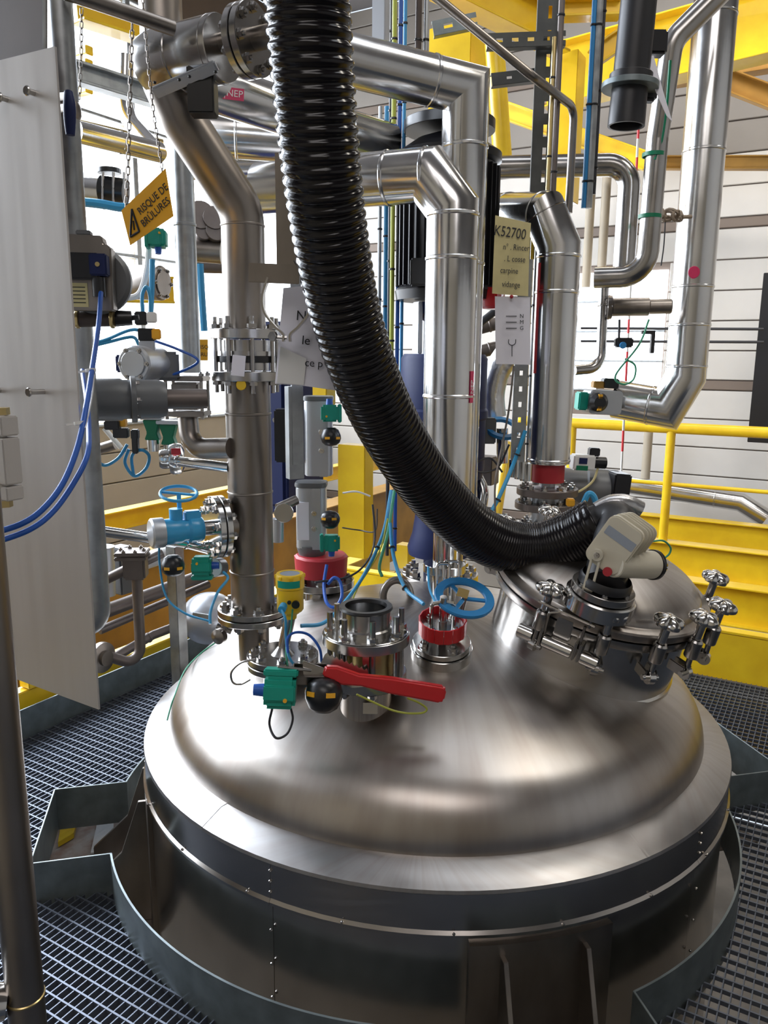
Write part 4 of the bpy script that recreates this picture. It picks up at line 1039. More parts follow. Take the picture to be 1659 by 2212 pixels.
for y0, y1, w, x in ((1180, 1050, .115, -.0), (1025, 865, .105, .03)):
    MB(XT @ T(x, 0, 0)).prism(rr(w, .10, .03), xz(y0), xz(y1)).build('cylinder_body', 'silver', ac, bev=.003)
    MB(XT @ T(x, 0, 0)).prism(rr(w+.008, .108, .032), xz(y1), xz(y1-10)).build('end_cap', 'grey', ac, bev=.003)
    MB(XT @ T(x+.022, -.055, 0)).box((0, 0, (xz(y0)+xz(y1))/2), (.034, .012, xz(y1)-xz(y0))).build('channel_rail', 'silver', ac, bev=.002)
    for f in (.35, .6): bolt(ac, V((XY.x+x+.015, XY.y-.062, xz(y0)+f*(xz(y1)-xz(y0)))), (0, -1, 0), .009, 'polish')
MB(XT).box((-.028, -.0515, (xz(1080)+xz(1160))/2), (.045, .003, xz(1080)-xz(1160))).build('name_plate', 'paper', ac)
for k in range(3):
    text(['MAX 8 BAR', 'DN 80', 'TYPE'][k] if False else '', .01, T(0, 0, 0), 'ink', ac) if False else None
indicator('upper teal switch box with black knob below it, at the left edge of the hose', '', P(712, 893, 2.86), V((.1, -1, .1)), V((0, 0, -1)), 1.0, (.085, .004, 0), kv=True)
indicator('lower teal switch box with black knob above it, over the dome', '', P(716, 1172, 2.82), V((.1, -1, .1)), V((0, 0, 1)), .98, (.088, .004, 0), kv=True)
t = indicator('teal switch box beside the blind flange branch of the left riser', '', P(437, 1222, 2.35), V((.1, -1, .1)), V((-1, 0, 0)), .98, (.09, 0, 0))
# ================================================================== HANGING BRACKET, CLAMP AND NOTE
HY = 2.02
hb = thing('hanging_bracket', 'brown flat bar and cross plate with round pipe clamp hanging left of the hose', 'bracket', P(620, 590, HY))
q0 = P(622, 330, HY); q1 = P(620, 580, HY); q0.x = q1.x+.0; 
MB(frame(q0.lerp(q1, .5), V((.0, -1, 0)), (1, 0, 0))).box((0, 0, 0), (.050, (q0-q1).length, .006)).build('flat_bar', 'dull', hb, bev=.001)
MB(frame(P(592, 591, HY-.01), V((0, -1, 0)), (1, 0, -.03))).box((0, 0, 0), (.125, .046, .006)).build('cross_plate', 'dull', hb, bev=.0015)
MB().tube(pp([(640, 560, HY-.01), (655, 590, HY-.01)]), .008, 8).build('brace', 'dull', hb)
for sgn, x0 in ((-1, 572), (1, 668)):
    pts2 = pp([(620+sgn*40, 600, HY), (620+sgn*52, 640, HY), (620+sgn*48, 675, HY), (620+sgn*26, 705, HY), (620+sgn*8, 722, HY), (620+sgn*7, 738, HY)])
    pts3 = smooth(pts2, 6); mb = MB(); vs = []; fs = []
    for i, p_ in enumerate(pts3):
        tt = (pts3[min(i+1, len(pts3)-1)]-pts3[max(i-1, 0)]).normalized(); nn = tt.cross(V((0, 1, 0))).normalized()*.0025
        for aa, bb in ((-1, -1), (1, -1), (1, 1), (-1, 1)): vs.append(p_+nn*aa+V((0, .014*bb, 0)))
    for i in range(len(pts3)-1):
        for j in range(4): fs.append((4*i+j, 4*i+(j+1) % 4, 4*i+4+(j+1) % 4, 4*i+4+j))
    fs += [(0, 1, 2, 3), tuple(4*len(pts3)-4+j for j in (3, 2, 1, 0))]
    mb.add(vs, fs).build('clamp_half', 'steel', hb)
q = P(590, 727, HY); MB().cyl(P(588, 728, HY), P(620, 730, HY), .006, n=10).build('clamp_screw', 'steel', hb)
MB(frame(q, V((-.4, -1, .1)))).prism([(.013*math.cos(PI/3*i), .013*math.sin(PI/3*i)) for i in range(6)], -.006, .006).build('nut', 'steel', hb, bev=.001)
MB(frame(P(636, 935, HY+.10), V((.55, -1, 0)), (1, .55, 0))).box((0, 0, 0), (.042, .248, .030)).build('box_tube', 'galv', hb, bev=.001)
MB(frame(P(640, 800, HY+.09), V((.55, -1, 0)), (1, .55, 0))).box((0, 0, 0), (.03, .5, .008)).build('strut', 'galv', hb)
nt_ = thing('hanging_note', 'white note in a plastic sleeve tucked under the clamp left of the hose', 'paper', P(650, 725, HY+.05))
nq = [(612, 622), (700, 640), (705, 835), (660, 834), (594, 828), (600, 735)]
def sheet(pts, off, mt, name, par, th=.0012):
    vs = [p for p in pts]; a = (pts[1]-pts[0]).cross(pts[2]-pts[0]).normalized()*th
    vs2 = vs+[v+a for v in vs]; n = len(vs)
    return MB().add(vs2, [tuple(range(n)), tuple(range(2*n-1, n-1, -1))]+[(i, i+n, (i+1) % n+n, (i+1) % n) for i in range(n)]).build(name, mt, par, smooth=False)
sheet([P(x, y, HY+.05) for x, y in ((612, 622), (655, 618), (745, 640), (770, 850), (660, 834), (594, 829), (602, 735))], 0, 'paper', 'sheet', nt_)
sheet([P(x, y, HY+.045) for x, y in ((606, 748), (662, 775), (656, 832), (598, 827))], 0, 'white', 'fold', nt_)
def tx(s, px, py, Y, size, par, rot=0, mt='ink', sx=1, nz=(0, -1, .06)):
    M = frame(P(px, py, Y), V(nz), _R*math.cos(rot)-_U*math.sin(rot)); return text(s, size, M, mt, par, sx=sx)
tx('N', 651, 683, HY+.043, .035, nt_, .08); tx('le', 661, 736, HY+.043, .032, nt_, .1); tx('ce p', 678, 785, HY+.043, .028, nt_, .08)

# papers on the channel
PYY = 3.02
yp = thing('handwritten_card', 'yellowed handwritten card hanging above the white sketch sheet', 'paper', P(1105, 550, PYY))
sheet([P(x, y, PYY) for x, y in ((1070, 465), (1147, 482), (1143, 560), (1141, 640), (1063, 634), (1066, 560))], 0, 'ypaper', 'card', yp)
tx('K52700', 1102, 503, PYY-.006, .052, yp, .14, sx=.72)
for s_, x, y in (('n° . Rincer', 1115, 535), ('. L cosse', 1112, 560), ('carpine', 1100, 585), ('vidange', 1104, 615)): tx(s_, x, y, PYY-.006, .030, yp, .06, mt='greycable', sx=.75)
wp = thing('sketch_sheet', 'white sheet with pen marks N M G pinned under the yellowed card', 'paper', P(1107, 715, PYY))
sheet([P(x, y, PYY+.01) for x, y in ((1069, 640), (1145, 642), (1146, 788), (1071, 786))], 0, 'paper', 'sheet', wp)
for i, s_ in enumerate('NMG'):
    y = 683+i*13; tx(s_, 1127, y, PYY+.003, .020, wp)
    MB().tube([P(1093, y, PYY+.004), P(1116, y, PYY+.004)], .0016, 6).build('pen_line', 'ink', wp)
MB().tube(smooth(pp([(1099, 733, PYY+.004), (1099, 742, PYY+.004), (1106, 746, PYY+.004), (1113, 742, PYY+.004), (1114, 733, PYY+.004)]), 4), .0014, 6).build('pen_line', 'ink', wp)
MB().tube(pp([(1106, 746, PYY+.004), (1106, 770, PYY+.004)]), .0014, 6).build('pen_line', 'ink', wp)
MB().sphere(P(1105, 641, PYY-.004), .007, 10, 6).build('pin', 'redtape', wp)
# ================================================================== LEFT FOREGROUND
wq_ = P(150, 700, 1.45).dot(E2)
def W1(px, py, dw=0): return PW(px, py, wq_+dw)
pa, pb, pc, pd = W1(118, 100), W1(213, 1533), W1(-260, 1358), W1(-260, 196)
pn = thing('access_panel', 'tall pale grey sheet metal panel with studs at the left edge', 'panel', pb)
MB().add([pa, pb, pc, pd]+[v+E2*.004 for v in (pa, pb, pc, pd)], [(0, 1, 2, 3), (7, 6, 5, 4), (0, 4, 5, 1), (1, 5, 6, 2), (2, 6, 7, 3), (3, 7, 4, 0)]).build('sheet', 'panel', pn)
for x, y, l in ((15, 215, .012), (74, 201, .012), (95, 846, .030), (0, 843, .025)):
    q = W1(x, y); MB(frame(q, -E2)).cyl((0, 0, 0), (0, 0, l), .005, n=12).build('stud', 'polish', pn)
    MB(frame(q-E2*l, -E2)).disc(.0085, 0, .005, n=14).build('stud_head', 'polish', pn)
q = W1(-20, 60, .22)
t = thing('cabinet_side', 'dark brown metal sheet behind the top of the grey panel', 'cabinet', q)
c4 = [W1(97, -60, .22), W1(97, 460, .22), W1(-300, 460, .22), W1(-300, -60, .22)]
MB().add(c4+[v+E2*.006 for v in c4], [(0, 1, 2, 3), (7, 6, 5, 4), (0, 4, 5, 1), (1, 5, 6, 2), (2, 6, 7, 3), (3, 7, 4, 0)]).build('sheet', 'brown', t)
MB().cyl(W1(96, -60, .21), W1(96, 460, .21), .004, n=8).build('edge_strip', 'galv', t)
# hinge block
hg = thing('door_hinge', 'pale block hinge with brass coloured bolts at the left edge', 'hinge', P(10, 1075, 1.20))
HF = frame(P(-5, 990, 1.22), -E2, E1)
for y, h in ((.052, .030), (-.002, .072), (-.052, .022)): MB(HF).box((0, y, 0), (.075, h, .030)).build('hinge_leaf', 'panel', hg, bev=.002)
MB(HF).cyl((.012, -.064, .004), (.012, .068, .004), .0125, n=20).build('barrel', 'panel', hg)
for y, s in ((.068, 1), (-.064, -1)): MB(HF).prism([(.012+.013*math.cos(PI/3*i), .004+.013*math.sin(PI/3*i)) for i in range(6)], 0, .011, T(0, y, 0) @ Mx.Rotation(-PI/2*s, 4, 'X') @ T(0, -.0, 0)).build('bolt', 'brass', hg)
# foreground post
q = P(48, 2080, .90); pt = thing('railing_post', 'thick brown steel tube post standing nearest at the lower left', 'post', (q.x, q.y, 0))
MB().cyl((q.x, q.y, .10), (q.x, q.y, 1.62), .0235, n=32).build('tube', 'dull', pt)
band(pt, (q.x, q.y, P(60, 2150, .9).z), Z, .0235, .004, 'brass', .0015)
MB().cyl((q.x, q.y, -.0), (q.x, q.y, .10), .0235, n=32).build('tube', 'dull', pt)
MB(frame((q.x-.02, q.y-.01, P(20, 2150, .9).z), V((-1, -.4, .2)))).lathe([(0, 0), (.022, .0), (.024, .012), (.016, .02), (.016, .06), (0, .06)], 24).build('pipe_union', 'polish', pt)
MB(T(q.x, q.y, 0)).disc(.05, 0, .012).build('base_plate', 'galv', pt)
# galvanised post behind the panel
q = P(146, 250, 2.05); v0 = V((q.x, q.y, 0)); t = thing('galvanised_post', 'galvanised round post just right of the grey panel top', 'post', v0)
z9 = P(214, 1350, 2.05).z; MB().tube(fil([v0+V((0, 0, 3.3)), v0+V((0, 0, z9)), v0+V((-.12, .02, z9-.02))], .06, 6), .028, 28).build('tube', 'galv', t)
band(t, v0+V((0, 0, P(150, 240, 2.05).z)), Z, .028, .04, 'dull', .004)
t = thing('t_handle', 'dark blue star handle clamped on the galvanised post', 'handle', P(150, 245, 1.98))
MB().tube(smooth(pp([(148, 200, 1.96), (150, 225, 1.95), (151, 260, 1.95), (152, 292, 1.95)]), 4), .013, 14, rf=lambda f: .010+.004*math.sin(f*PI)).build('grip', 'navy', t, bev=0)
MB().cyl(P(128, 235, 2.0), P(150, 232, 1.96), .010, n=14).build('spindle', 'dull', t)
MB().cyl(P(128, 210, 2.0), P(146, 208, 1.97), .010, n=14).build('spindle', 'dull', t)
pipe('handrail_tube', 'thick dull tube crossing the top left corner towards the canister', pp([(140, -18, 2.0), (375, 62, 2.15)]), .0175, 'dull', [], n=24, cat='pipe')
q = P(346, 0, 2.55); pipe('brown_pipe', 'wide brown pipe dropping behind the canister at the top left', [V((q.x, q.y, 3.4)), V((q.x, q.y, P(346, 95, 2.55).z))], .062, 'dull', [(0, .8)], n=32)
# canister
ca, cb = P(328, 140, 2.36), P(482, 104, 2.25); cax = (cb-ca).normalized(); CFM = frame(ca, cax); Lc = (cb-ca).length
cn = thing('canister', 'horizontal steel canister joining the top of the offset riser', 'canister', ca)
MB(CFM).lathe([(0, -.03), (.05, -.025), (.074, -.005), (.082, .03), (.082, Lc*.42), (.0845, Lc*.43), (.0845, Lc*.45), (.082, Lc*.46), (.082, Lc-.004), (.080, Lc), (0, Lc)], 48).build('shell', 'steel', cn)
MB(CFM).disc(.0835, Lc*.92, Lc*.93, n=44).build('band', 'steel', cn)
MB(CFM).cyl((0.0, .012, Lc), (0, .012, Lc+.08), .025, n=24).build('shaft', 'dull', cn)
MB(frame(P(400, 172, 2.22), V((.1, -1, -.9)), cax)).box((0, 0, 0), (.185, .030, .014)).build('weld_plate', 'silver', cn, bev=.004)
for x, y in ((335, 178), (388, 172), (410, 165), (466, 155)): MB(frame(P(x, y, 2.12), (0, -1, -.4))).disc(.004, 0, .006, n=8).build('screw', 'black', cn)
fe = thing('flange', 'steel flange pair with dark gasket between canister and hose top', 'flange', cb+cax*.1)
fx = cax; fc_ = P(538, 88, 2.20)
flange(fe, fc_, fx, .088, .022, 8, .012, 'steel', both=True)
MB().cyl(fc_+fx*.02, fc_+fx*.22, .028, n=20).build('tube', 'dull', fe)
tag(MB(frame(P(438, 200, 2.25), V((0, -1, 0)), (1, 0, 0))).box((0, 0, 0), (.07, .115, .06)).build('junction_box', 'black', bev=.004), 'small dark square box below the canister', 'box')
# chains
def chain(label, pts, s, group=None):
    p = smooth(pts, 20); t = thing('chain', label, 'chain', pts[-1], group)
    if 'link' not in _cache:
        b_ = MB(); o = []
        for k in range(12):
            a = 2*PI*k/12; o.append((.42*math.cos(a), (.55 if math.sin(a) > 0 else -.55)+.42*math.sin(a), 0))
        b_.tube(o, .14, 5, closed=True); o_ = b_.build('link', 'dull'); _cache['link'] = o_.data
        me_ = o_.data; off = WM[o_].translation; me_.transform(T(off)); bpy.data.objects.remove(o_)
    acc = 0; step = 1.62*s; nxt = 0; k = 0
    for a, b in zip(p, p[1:]):
        L = (b-a).length
        while nxt <= acc+L:
            c = a.lerp(b, (nxt-acc)/L); d = (b-a).normalized(); zx = V((1, 0, 0)) if k % 2 else V((0, 1, 0))
            zz = (zx-d*zx.dot(d)).normalized(); M = Mx((d.cross(zz), d, zz)).transposed().to_4x4(); M.translation = c
            link('link', _cache['link'], M @ Mx.Diagonal((s, s, s, 1)), t); nxt += step; k += 1
        acc += L
    return t
chain('long dark chain hanging left of the orange warning sign', pp([(286, 40, 2.25), (281, 200, 2.25), (275, 400, 2.25), (271, 455, 2.25)]), .0115)
chain('chain running over the canister front down to the warning sign corner', pp([(308, 0, 2.18), (318, 110, 2.18), (330, 230, 2.19), (345, 330, 2.2), (351, 375, 2.2)]), .0085)
chain('thin chain beside the galvanised post at the upper left', pp([(176, 25, 2.1), (175, 130, 2.1), (171, 215, 2.1)]), .009)
sg_ = thing('warning_sign', 'tilted orange sign reading RISQUE DE BRULURES hung on chains', 'sign', P(320, 450, 2.2))
sc_ = [P(263, 455, 2.2), P(282, 530, 2.2), P(375, 467, 2.16), P(358, 364, 2.16)]
sheet(sc_, 0, 'sign', 'plate', sg_, .002)
sx_ = (sc_[3]-sc_[0]).normalized(); sn = (sc_[2]-sc_[0]).cross(sc_[3]-sc_[0]).normalized()
if sn.dot(CAM-sc_[0]) < 0: sn = -sn
def onsign(px, py): 
    d = ray(px, py); t = (sc_[0]-CAM).dot(sn)/d.dot(sn); return CAM+d*t+sn*.003
for s_, x, y, z_ in (('RISQUE DE', 331, 431, .027), ('BRÛLURES', 337, 459, .027)):
    text(s_, z_, frame(onsign(x, y), sn, sx_), 'ink', sg_, sx=.82)
tri = [onsign(286, 452), onsign(302, 500), onsign(283, 512)]
for a, b in zip(tri, tri[1:]+tri[:1]): MB().tube([a, b], .0028, 6).build('triangle_edge', 'ink', sg_)
m_ = (tri[0]+tri[1]+tri[2])/3; MB().tube([m_+(tri[0]-m_)*.3, m_-(tri[0]-m_)*.25], .0022, 6).build('symbol', 'ink', sg_)
# pressure switch + cable
pf = frame(P(200, 592, 1.78), V((.15, -1, 0)), (1, .15, 0))
ps = thing('pressure_switch', 'brown grey pressure switch with black plug box right of the grey panel', 'switch', P(200, 665, 1.78))
MB(pf).prism([(-.06, -.078), (.043, -.078), (.045, .055), (.03, .062), (.027, .078), (-.045, .080), (-.06, .07)], -.03, .02).build('housing', 'dull', ps, bev=.003)
MB(pf).lathe([(0, -.075), (.07, -.075), (.074, -.06), (.074, -.04), (.066, -.03), (0, -.03)], 40, T(.0, -.01, 0)).build('round_case', 'grey', ps)
pb_ = MB(pf).box((-.02, .012, .032), (.085, .055, .030)).build('plug_box', 'black', ps, bev=.004)
MB(pf).box((.022, .015, .034), (.036, .045, .040)).build('plug_cover', 'navy', pb_, bev=.003)
MB(pf).cyl((.022, .015, .054), (.022, .015, .058), .005, n=10).build('screw', 'brass', pb_)
MB(pf).cyl((.018, -.050, .034), (.018, -.010, .034), .014, n=18).build('gland', 'black', ps)
MB(pf).box((-.026, -.046, .021), (.036, .050, .002)).build('rating_label', 'ypaper', ps)
for k in range(5): MB(pf).box((-.026, -.030-.008*k, .0225), (.026, .0018, .001)).build('print_line', 'ink', ps)
MB(pf).box((-.012, .084, 0), (.03, .01, .03)).build('cap', 'grey', ps, bev=.002)
bf2 = thing('pipe_union', 'dark brass union with black plug below the pressure switch', 'pipe fitting', P(200, 689, 1.85))
MB().cyl(P(150, 690, 1.82), P(246, 688, 1.84), .0175, n=20).build('union', 'brown', bf2)
for x in (168, 243): q = P(x, 690, 1.82); MB(frame(q, (1, .1, 0))).disc(.020, -.004, .004, n=18).build('collar', 'brass', bf2)
MB().cyl(P(246, 688, 1.84), P(285, 687, 1.85), .0185, .016, n=20).build('plug', 'black', bf2); MB().cyl(P(284, 687, 1.85), P(300, 685, 1.85), .006, n=10).build('wire_stub', 'black', bf2)
cb1 = pp([(218, 632, 1.74), (213, 700, 1.68), (200, 790, 1.56), (184, 890, 1.44), (166, 970, 1.38), (135, 1045, 1.33), (92, 1100, 1.29), (45, 1132, 1.26), (-30, 1156, 1.24)])
t = cable('bundle_cable', 'blue cable from the pressure switch sweeping over the panel, upper one', cb1, .0052, 'bluecable', n=12)
cb2 = pp([(178, 800, 1.75), (188, 870, 1.60), (192, 930, 1.49), (188, 985, 1.40), (155, 1050, 1.36), (112, 1108, 1.31), (60, 1146, 1.27), (-30, 1178, 1.24)])
cable('bundle_cable', 'second blue cable coming from behind the panel edge, lower one', cb2, .0050, 'bluecable', n=12)
for k, (x, y, Y) in enumerate(((196, 800, 1.55), (172, 914, 1.42))):
    t = tag(MB(frame(P(x, y, Y), V((-.15, .1, 1)))).lathe([(.0065, -.003), (.010, -.003), (.010, .003), (.0065, .003), (.0065, -.003)], 14).box((-.015, 0, 0), (.018, .005, .004)).build('cable_tie', 'white'), ['upper white cable tie on the blue cable', 'lower white cable tie on the two blue cables'][k], 'cable tie')
cable('nylon_thread', 'long thin white tie tail along the blue cable', pp([(203, 810, 1.54), (198, 860, 1.49), (184, 925, 1.41)]), .0016, 'white', cat='cable tie')

# ================================================================== LEFT MIDDLE: ACTUATED VALVES
def motor(name, label, c, axis, r, L, mt='silver', cat='actuator', xh=None):
    t = thing(name, label, cat, c); F0 = frame(c, axis, xh)
    MB(F0).lathe([(0, 0), (r*.9, 0), (r, r*.12), (r, L*.45), (r*.93, L*.48), (r*.93, L*.9), (r*.8, L), (0, L)], 36).build('body', mt, t)
    MB(F0).disc(r*.72, -.006, .0, n=28).build('cap', mt, t); bolts(t, F0 @ V((0, 0, 0)), -V(axis), r*.82, 6, r*.12, 'steel')
    return t, F0
t, F0 = motor('valve_actuator', 'grey actuator with round cap facing the camera, under the small black connectors', P(288, 786, 2.3), V((.22, .95, 0)), .052, .16)
MB(F0).box((0, .052, .06), (.05, .03, .09)).build('port_block', 'silver', t, bev=.004)
MB(F0).box((-.05, 0, .04), (.03, .05, .06)).build('side_block', 'navy', t, bev=.004)
MB(frame(P(335, 790, 2.45), V((.5, -.85, 0)))).box((0, 0, 0), (.12, .085, .12)).build('gear_case', 'grey', t, bev=.008)
t = thing('solenoid', 'stack of small black connectors above the round capped actuator', 'connector', P(313, 720, 2.35))
for x, y, w, h, m_ in ((305, 688, .035, .038, 'black'), (328, 686, .028, .03, 'white'), (318, 723, .05, .036, 'black'), (338, 722, .025, .03, 'amber'), (318, 750, .045, .035, 'silver')):
    MB(frame(P(x, y, 2.36), V((.2, -1, 0)), (1, 0, 0))).box((0, 0, 0), (w, h, .035)).build('connector', m_, t, bev=.003)
t, F0 = motor('valve_actuator', 'large dark grey actuator lying level behind the blue cables', P(178, 864, 2.15), V((1, .35, 0)), .058, .22, 'grey')
MB(F0).disc(.064, .125, .14, n=36).build('flange', 'grey', t); bolts(t, F0 @ V((0, 0, .14)), V((1, .35, 0)), .05, 6, .009)
MB(F0).cyl((0, 0, .2), (0, 0, .33), .028, n=20).build('coupling', 'darkpipe', t)
vb = thing('ball_valve', 'brown square bodied valve with corner studs left of the main riser', 'valve', P(405, 855, 2.5))
VF = frame(P(405, 855, 2.5), V((.0, -1, 0)), (1, 0, 0))
MB(VF).box((0, 0, 0), (.085, .085, .07)).build('body', 'dull', vb, bev=.006)
for y in (.054, -.054): MB(VF).box((0, y, 0), (.125, .016, .11)).build('square_flange', 'dull', vb, bev=.003)
for sx_2 in (-.055, .055):
    for sz in (-.045, .045):
        MB(VF).cyl((sx_2, -.07, sz), (sx_2, .07, sz), .0055, n=8).build('stud', 'steel', vb)
        bolt(vb, VF @ V((sx_2, .062, sz)), V((0, 0, 1)), .009)
pipe('elbow_pipe', 'brown elbow pipe from the square valve curving right into the main riser', fil(pp([(405, 890, 2.5), (412, 970, 2.48), (500, 968, 2.42)]), .07, 8), .032, 'dull', [(0, .2)], n=24)
q = P(400, 500, 2.85); v0 = V((q.x, q.y, 0)); pipe('standing_pipe', 'plain grey pipe standing between the warning sign and the offset riser', [v0+V((0, 0, 2.6)), v0+V((0, 0, P(400, 805, 2.85).z))], .036, 'galv', [(0, .5)], n=26)
# white pipes and posts
pipe('white_pipe', 'short bright steel pipe running right below the brown elbow', pp([(372, 995, 2.5), (495, 1010, 2.45)]), .016, 'polish', [(0, .1)], n=20)
t = thing('drain_valve', 'round chromed valve body with red mark left of the bright short pipe', 'valve', P(358, 990, 2.6))
MB(frame(P(345, 992, 2.6), V((1, .2, 0)))).lathe([(0, 0), (.03, 0), (.034, .008), (.034, .03), (.050, .034), (.055, .05), (.050, .07), (.03, .08), (0, .08)], 28).build('body', 'polish', t)
MB(frame(P(380, 975, 2.55), V((.3, -1, 0)))).box((0, 0, 0), (.03, .02, .006)).build('red_mark', 'redtape', t)
pipe('white_pipe', 'long bright handrail pipe from the panel edge to the blue transmitter', pp([(185, 1143, 2.3), (395, 1172, 2.42), (462, 1190, 2.5)]), .0165, 'polish', [(1, .1)], n=20)
q = P(378, 1200, 3.0); v0 = V((q.x, q.y, 0)); t = thing('galvanised_post', 'galvanised square post behind the thin blue cable at left', 'post', v0)
MB(frame(v0+V((0, 0, .45)), -E2, E1)).box((0, 0, 0), (.05, .95, .05)).build('tube', 'galv', t, bev=.002)
# brown manifold
mf = [((200, 1266, 3.0), (270, 1232, 3.0), (350, 1195, 3.1)), ((215, 1325, 3.1), (460, 1235, 3.6)), ((215, 1362, 3.15), (450, 1262, 3.6)), ((230, 1430, 3.1), (330, 1372, 3.3), (440, 1330, 3.5))]
for i, pts_ in enumerate(mf): pipe('manifold_pipe', ['brown pipe leading from the panel edge to the square valve block', 'upper of the two level brown pipes behind the valve block', 'lower of the two level brown pipes behind the valve block', 'bent pale brown pipe with clamps low above the toe board'][i], pp(pts_), [.020, .030, .018, .020][i], 'darkpipe', [(0, .9)] if i == 3 else [], n=18)
t = thing('valve_block', 'dull brown steam trap block on the small vertical pipe at left', 'valve', P(295, 1225, 3.0))
BF = frame(P(293, 1222, 3.0), V((.1, -1, 0)), (1, 0, 0))
MB(BF).box((0, 0, 0), (.085, .10, .08)).build('body', 'darkpipe', t, bev=.008)
for y in (.055, .038): MB(BF).box((-.01, y, 0), (.12, .014, .10)).build('cover', 'darkpipe', t, bev=.003)
bolts(t, BF @ V((-.01, .062, 0)), Z, .045, 6, .008, 'dull')
pipe('manifold_pipe', 'small vertical brown pipe falling from the valve block and bending left', fil(pp([(296, 1250, 3.0), (305, 1440, 3.0), (225, 1415, 2.9)]), .05, 6), .021, 'darkpipe', [], n=18)
t = thing('hose_coupling', 'round dark coupling half hidden by the lower panel edge', 'pipe fitting', P(212, 1420, 2.9))
MB(frame(P(212, 1418, 2.9), V((1, -.5, 0)))).lathe([(0, 0), (.055, 0), (.06, .01), (.06, .03), (.03, .035), (.03, .05), (0, .05)], 28).build('coupling', 'dull', t)
t = thing('filter_housing', 'pale upright filter cylinder and dark box behind the brown valve block', 'filter', P(232, 1270, 3.4))
MB().cyl(P(228, 1285, 3.4), P(225, 1180, 3.4), .045, n=24).build('cylinder', 'silver', t); MB(frame(P(262, 1230, 3.5), -E2, E1)).box((0, 0, 0), (.08, .22, .08)).build('box', 'grey', t, bev=.006)
MB().cyl(P(305, 1215, 3.6), P(380, 1190, 3.7), .04, n=20).build('vessel', 'white', t)
cable('air_hose', 'thin blue air line dropping past the bright handrail to the dome foot', pp([(344, 1165, 2.35), (345, 1220, 2.35), (360, 1290, 2.33), (400, 1325, 2.3), (452, 1342, 2.28)]), .0035, 'cyancable')
cable('earth_wire', 'green and yellow earth wire lying on the left shoulder of the dome', [D(468, 1392)+V((0, 0, .01)), D(432, 1415)+V((0, 0, .004)), D(400, 1450)+V((0, 0, .004)), P(378, 1500, 2.34), P(368, 1530, 2.3), P(361, 1556, 2.27)], .0026, 'greencable')
cable('sensor_cable', 'blue cable from the side teal box to the riser foot', pp([(483, 1236, 2.33), (492, 1250, 2.3), (470, 1280, 2.26), (455, 1320, 2.22), (454, 1348, 2.2)]), .0045, 'cyancable')

# upper left background pipes
def Lp(px, py, u): return PU(px, py, u)
pipe('clad_pipe', 'pale clad pipe run crossing level behind the chains', [P(165, 285, 4.2), P(345, 330, 4.6)], .055, 'clad', [(0, .5)], n=28, tubename='cladding')
pipe('clad_pipe', 'yellowish pipe above the level run behind the chains', [P(165, 268, 4.9), P(350, 312, 5.2)], .03, 'brass', [], n=20)
pipe('clad_pipe', 'curved pale pipe dropping behind the long chain', fil([P(272, 120, 4.8), P(268, 250, 4.8), P(345, 335, 4.6)], .2, 8), .045, 'clad', [], n=24, tubename='cladding')
ibeam('steel_beam', 'grey green painted beam below the top left tube', P(150, 152, 3.4), P(345, 212, 3.7), .07, .06, 'galv')
ibeam('steel_beam', 'yellow beam under the top left tube', P(165, 15, 3.6), P(330, 70, 3.9), .10, .10, 'yellow')
for k, y in enumerate((112, 141, 195)): tag(MB(frame(P(180, y, 4.6), -E2, E1)).box((0, 0, 0), (.10, .045, .05)).build('beam_end', 'yellow', bev=.004), ['upper', 'middle', 'lower'][k]+' small yellow beam end seen beside the galvanised post', 'beam')
pipe('clad_pipe', 'broad pale pipe end at the left behind the dark valve', [P(160, 412, 4.0), P(225, 420, 4.0)], .07, 'clad', [], n=26, tubename='cladding')
t = thing('background_valve', 'dark bonneted valve in front of the bright windows left of the sign', 'valve', P(240, 405, 3.6))
MB().cyl(P(218, 408, 3.6), P(272, 415, 3.6), .055, n=20).build('body', 'black', t); MB(frame(P(236, 375, 3.6), Z)).disc(.05, 0, .02, n=20).build('bonnet', 'black', t)
for x in (222, 245, 268): MB().cyl(P(x, 372, 3.55), P(x, 442, 3.55), .006, n=8).build('stud', 'steel', t)
cable('air_hose', 'thick bright blue line running level behind the warning sign', pp([(165, 435, 3.4), (215, 440, 3.4), (262, 448, 3.4), (300, 446, 3.4)]), .018, 'cyancable', cat='hose')
t = indicator('small teal switch box hanging below the warning sign', '', P(341, 516, 2.9), V((.1, -1, .1)), V((0, 0, 1)), 1.0, None)
cable('air_hose', 'white plastic hose curving left under the small teal box', pp([(322, 520, 2.95), (318, 580, 2.95), (300, 635, 2.95), (262, 645, 2.95)]), .011, 'white', cat='hose')
cable('air_hose', 'light blue cable dropping from the small teal box', pp([(329, 560, 2.9), (328, 620, 2.9), (325, 690, 2.9)]), .010, 'cyancable')
cable('air_hose', 'pale blue inverted loop above the black connectors', pp([(309, 690, 2.6), (307, 640, 2.6), (316, 620, 2.6), (324, 640, 2.6), (326, 680, 2.6)]), .006, 'cyancable')
t, F0 = motor('background_motor', 'shiny round ended motor in front of the low yellow beam', P(352, 612, 3.6), V((-1, .3, .05)), .075, .3, 'dull')
ibeam('steel_beam', 'yellow beam behind the shiny round ended motor', P(255, 625, 4.4), P(375, 628, 4.5), .13, .1, 'yellow')
pipe('steel_pipe', 'grey pipe passing behind the offset riser at sign height', pp([(415, 540, 3.6), (480, 545, 3.6)]), .05, 'dull', [], n=20)
pipe('steel_pipe', 'dark level pipe just above it behind the offset riser', pp([(410, 575, 3.9), (482, 577, 3.9)]), .03, 'darkpipe', [], n=20)
t = thing('background_valve', 'cluster of dark valve wheels behind the plain grey standing pipe', 'valve', P(445, 480, 3.6))
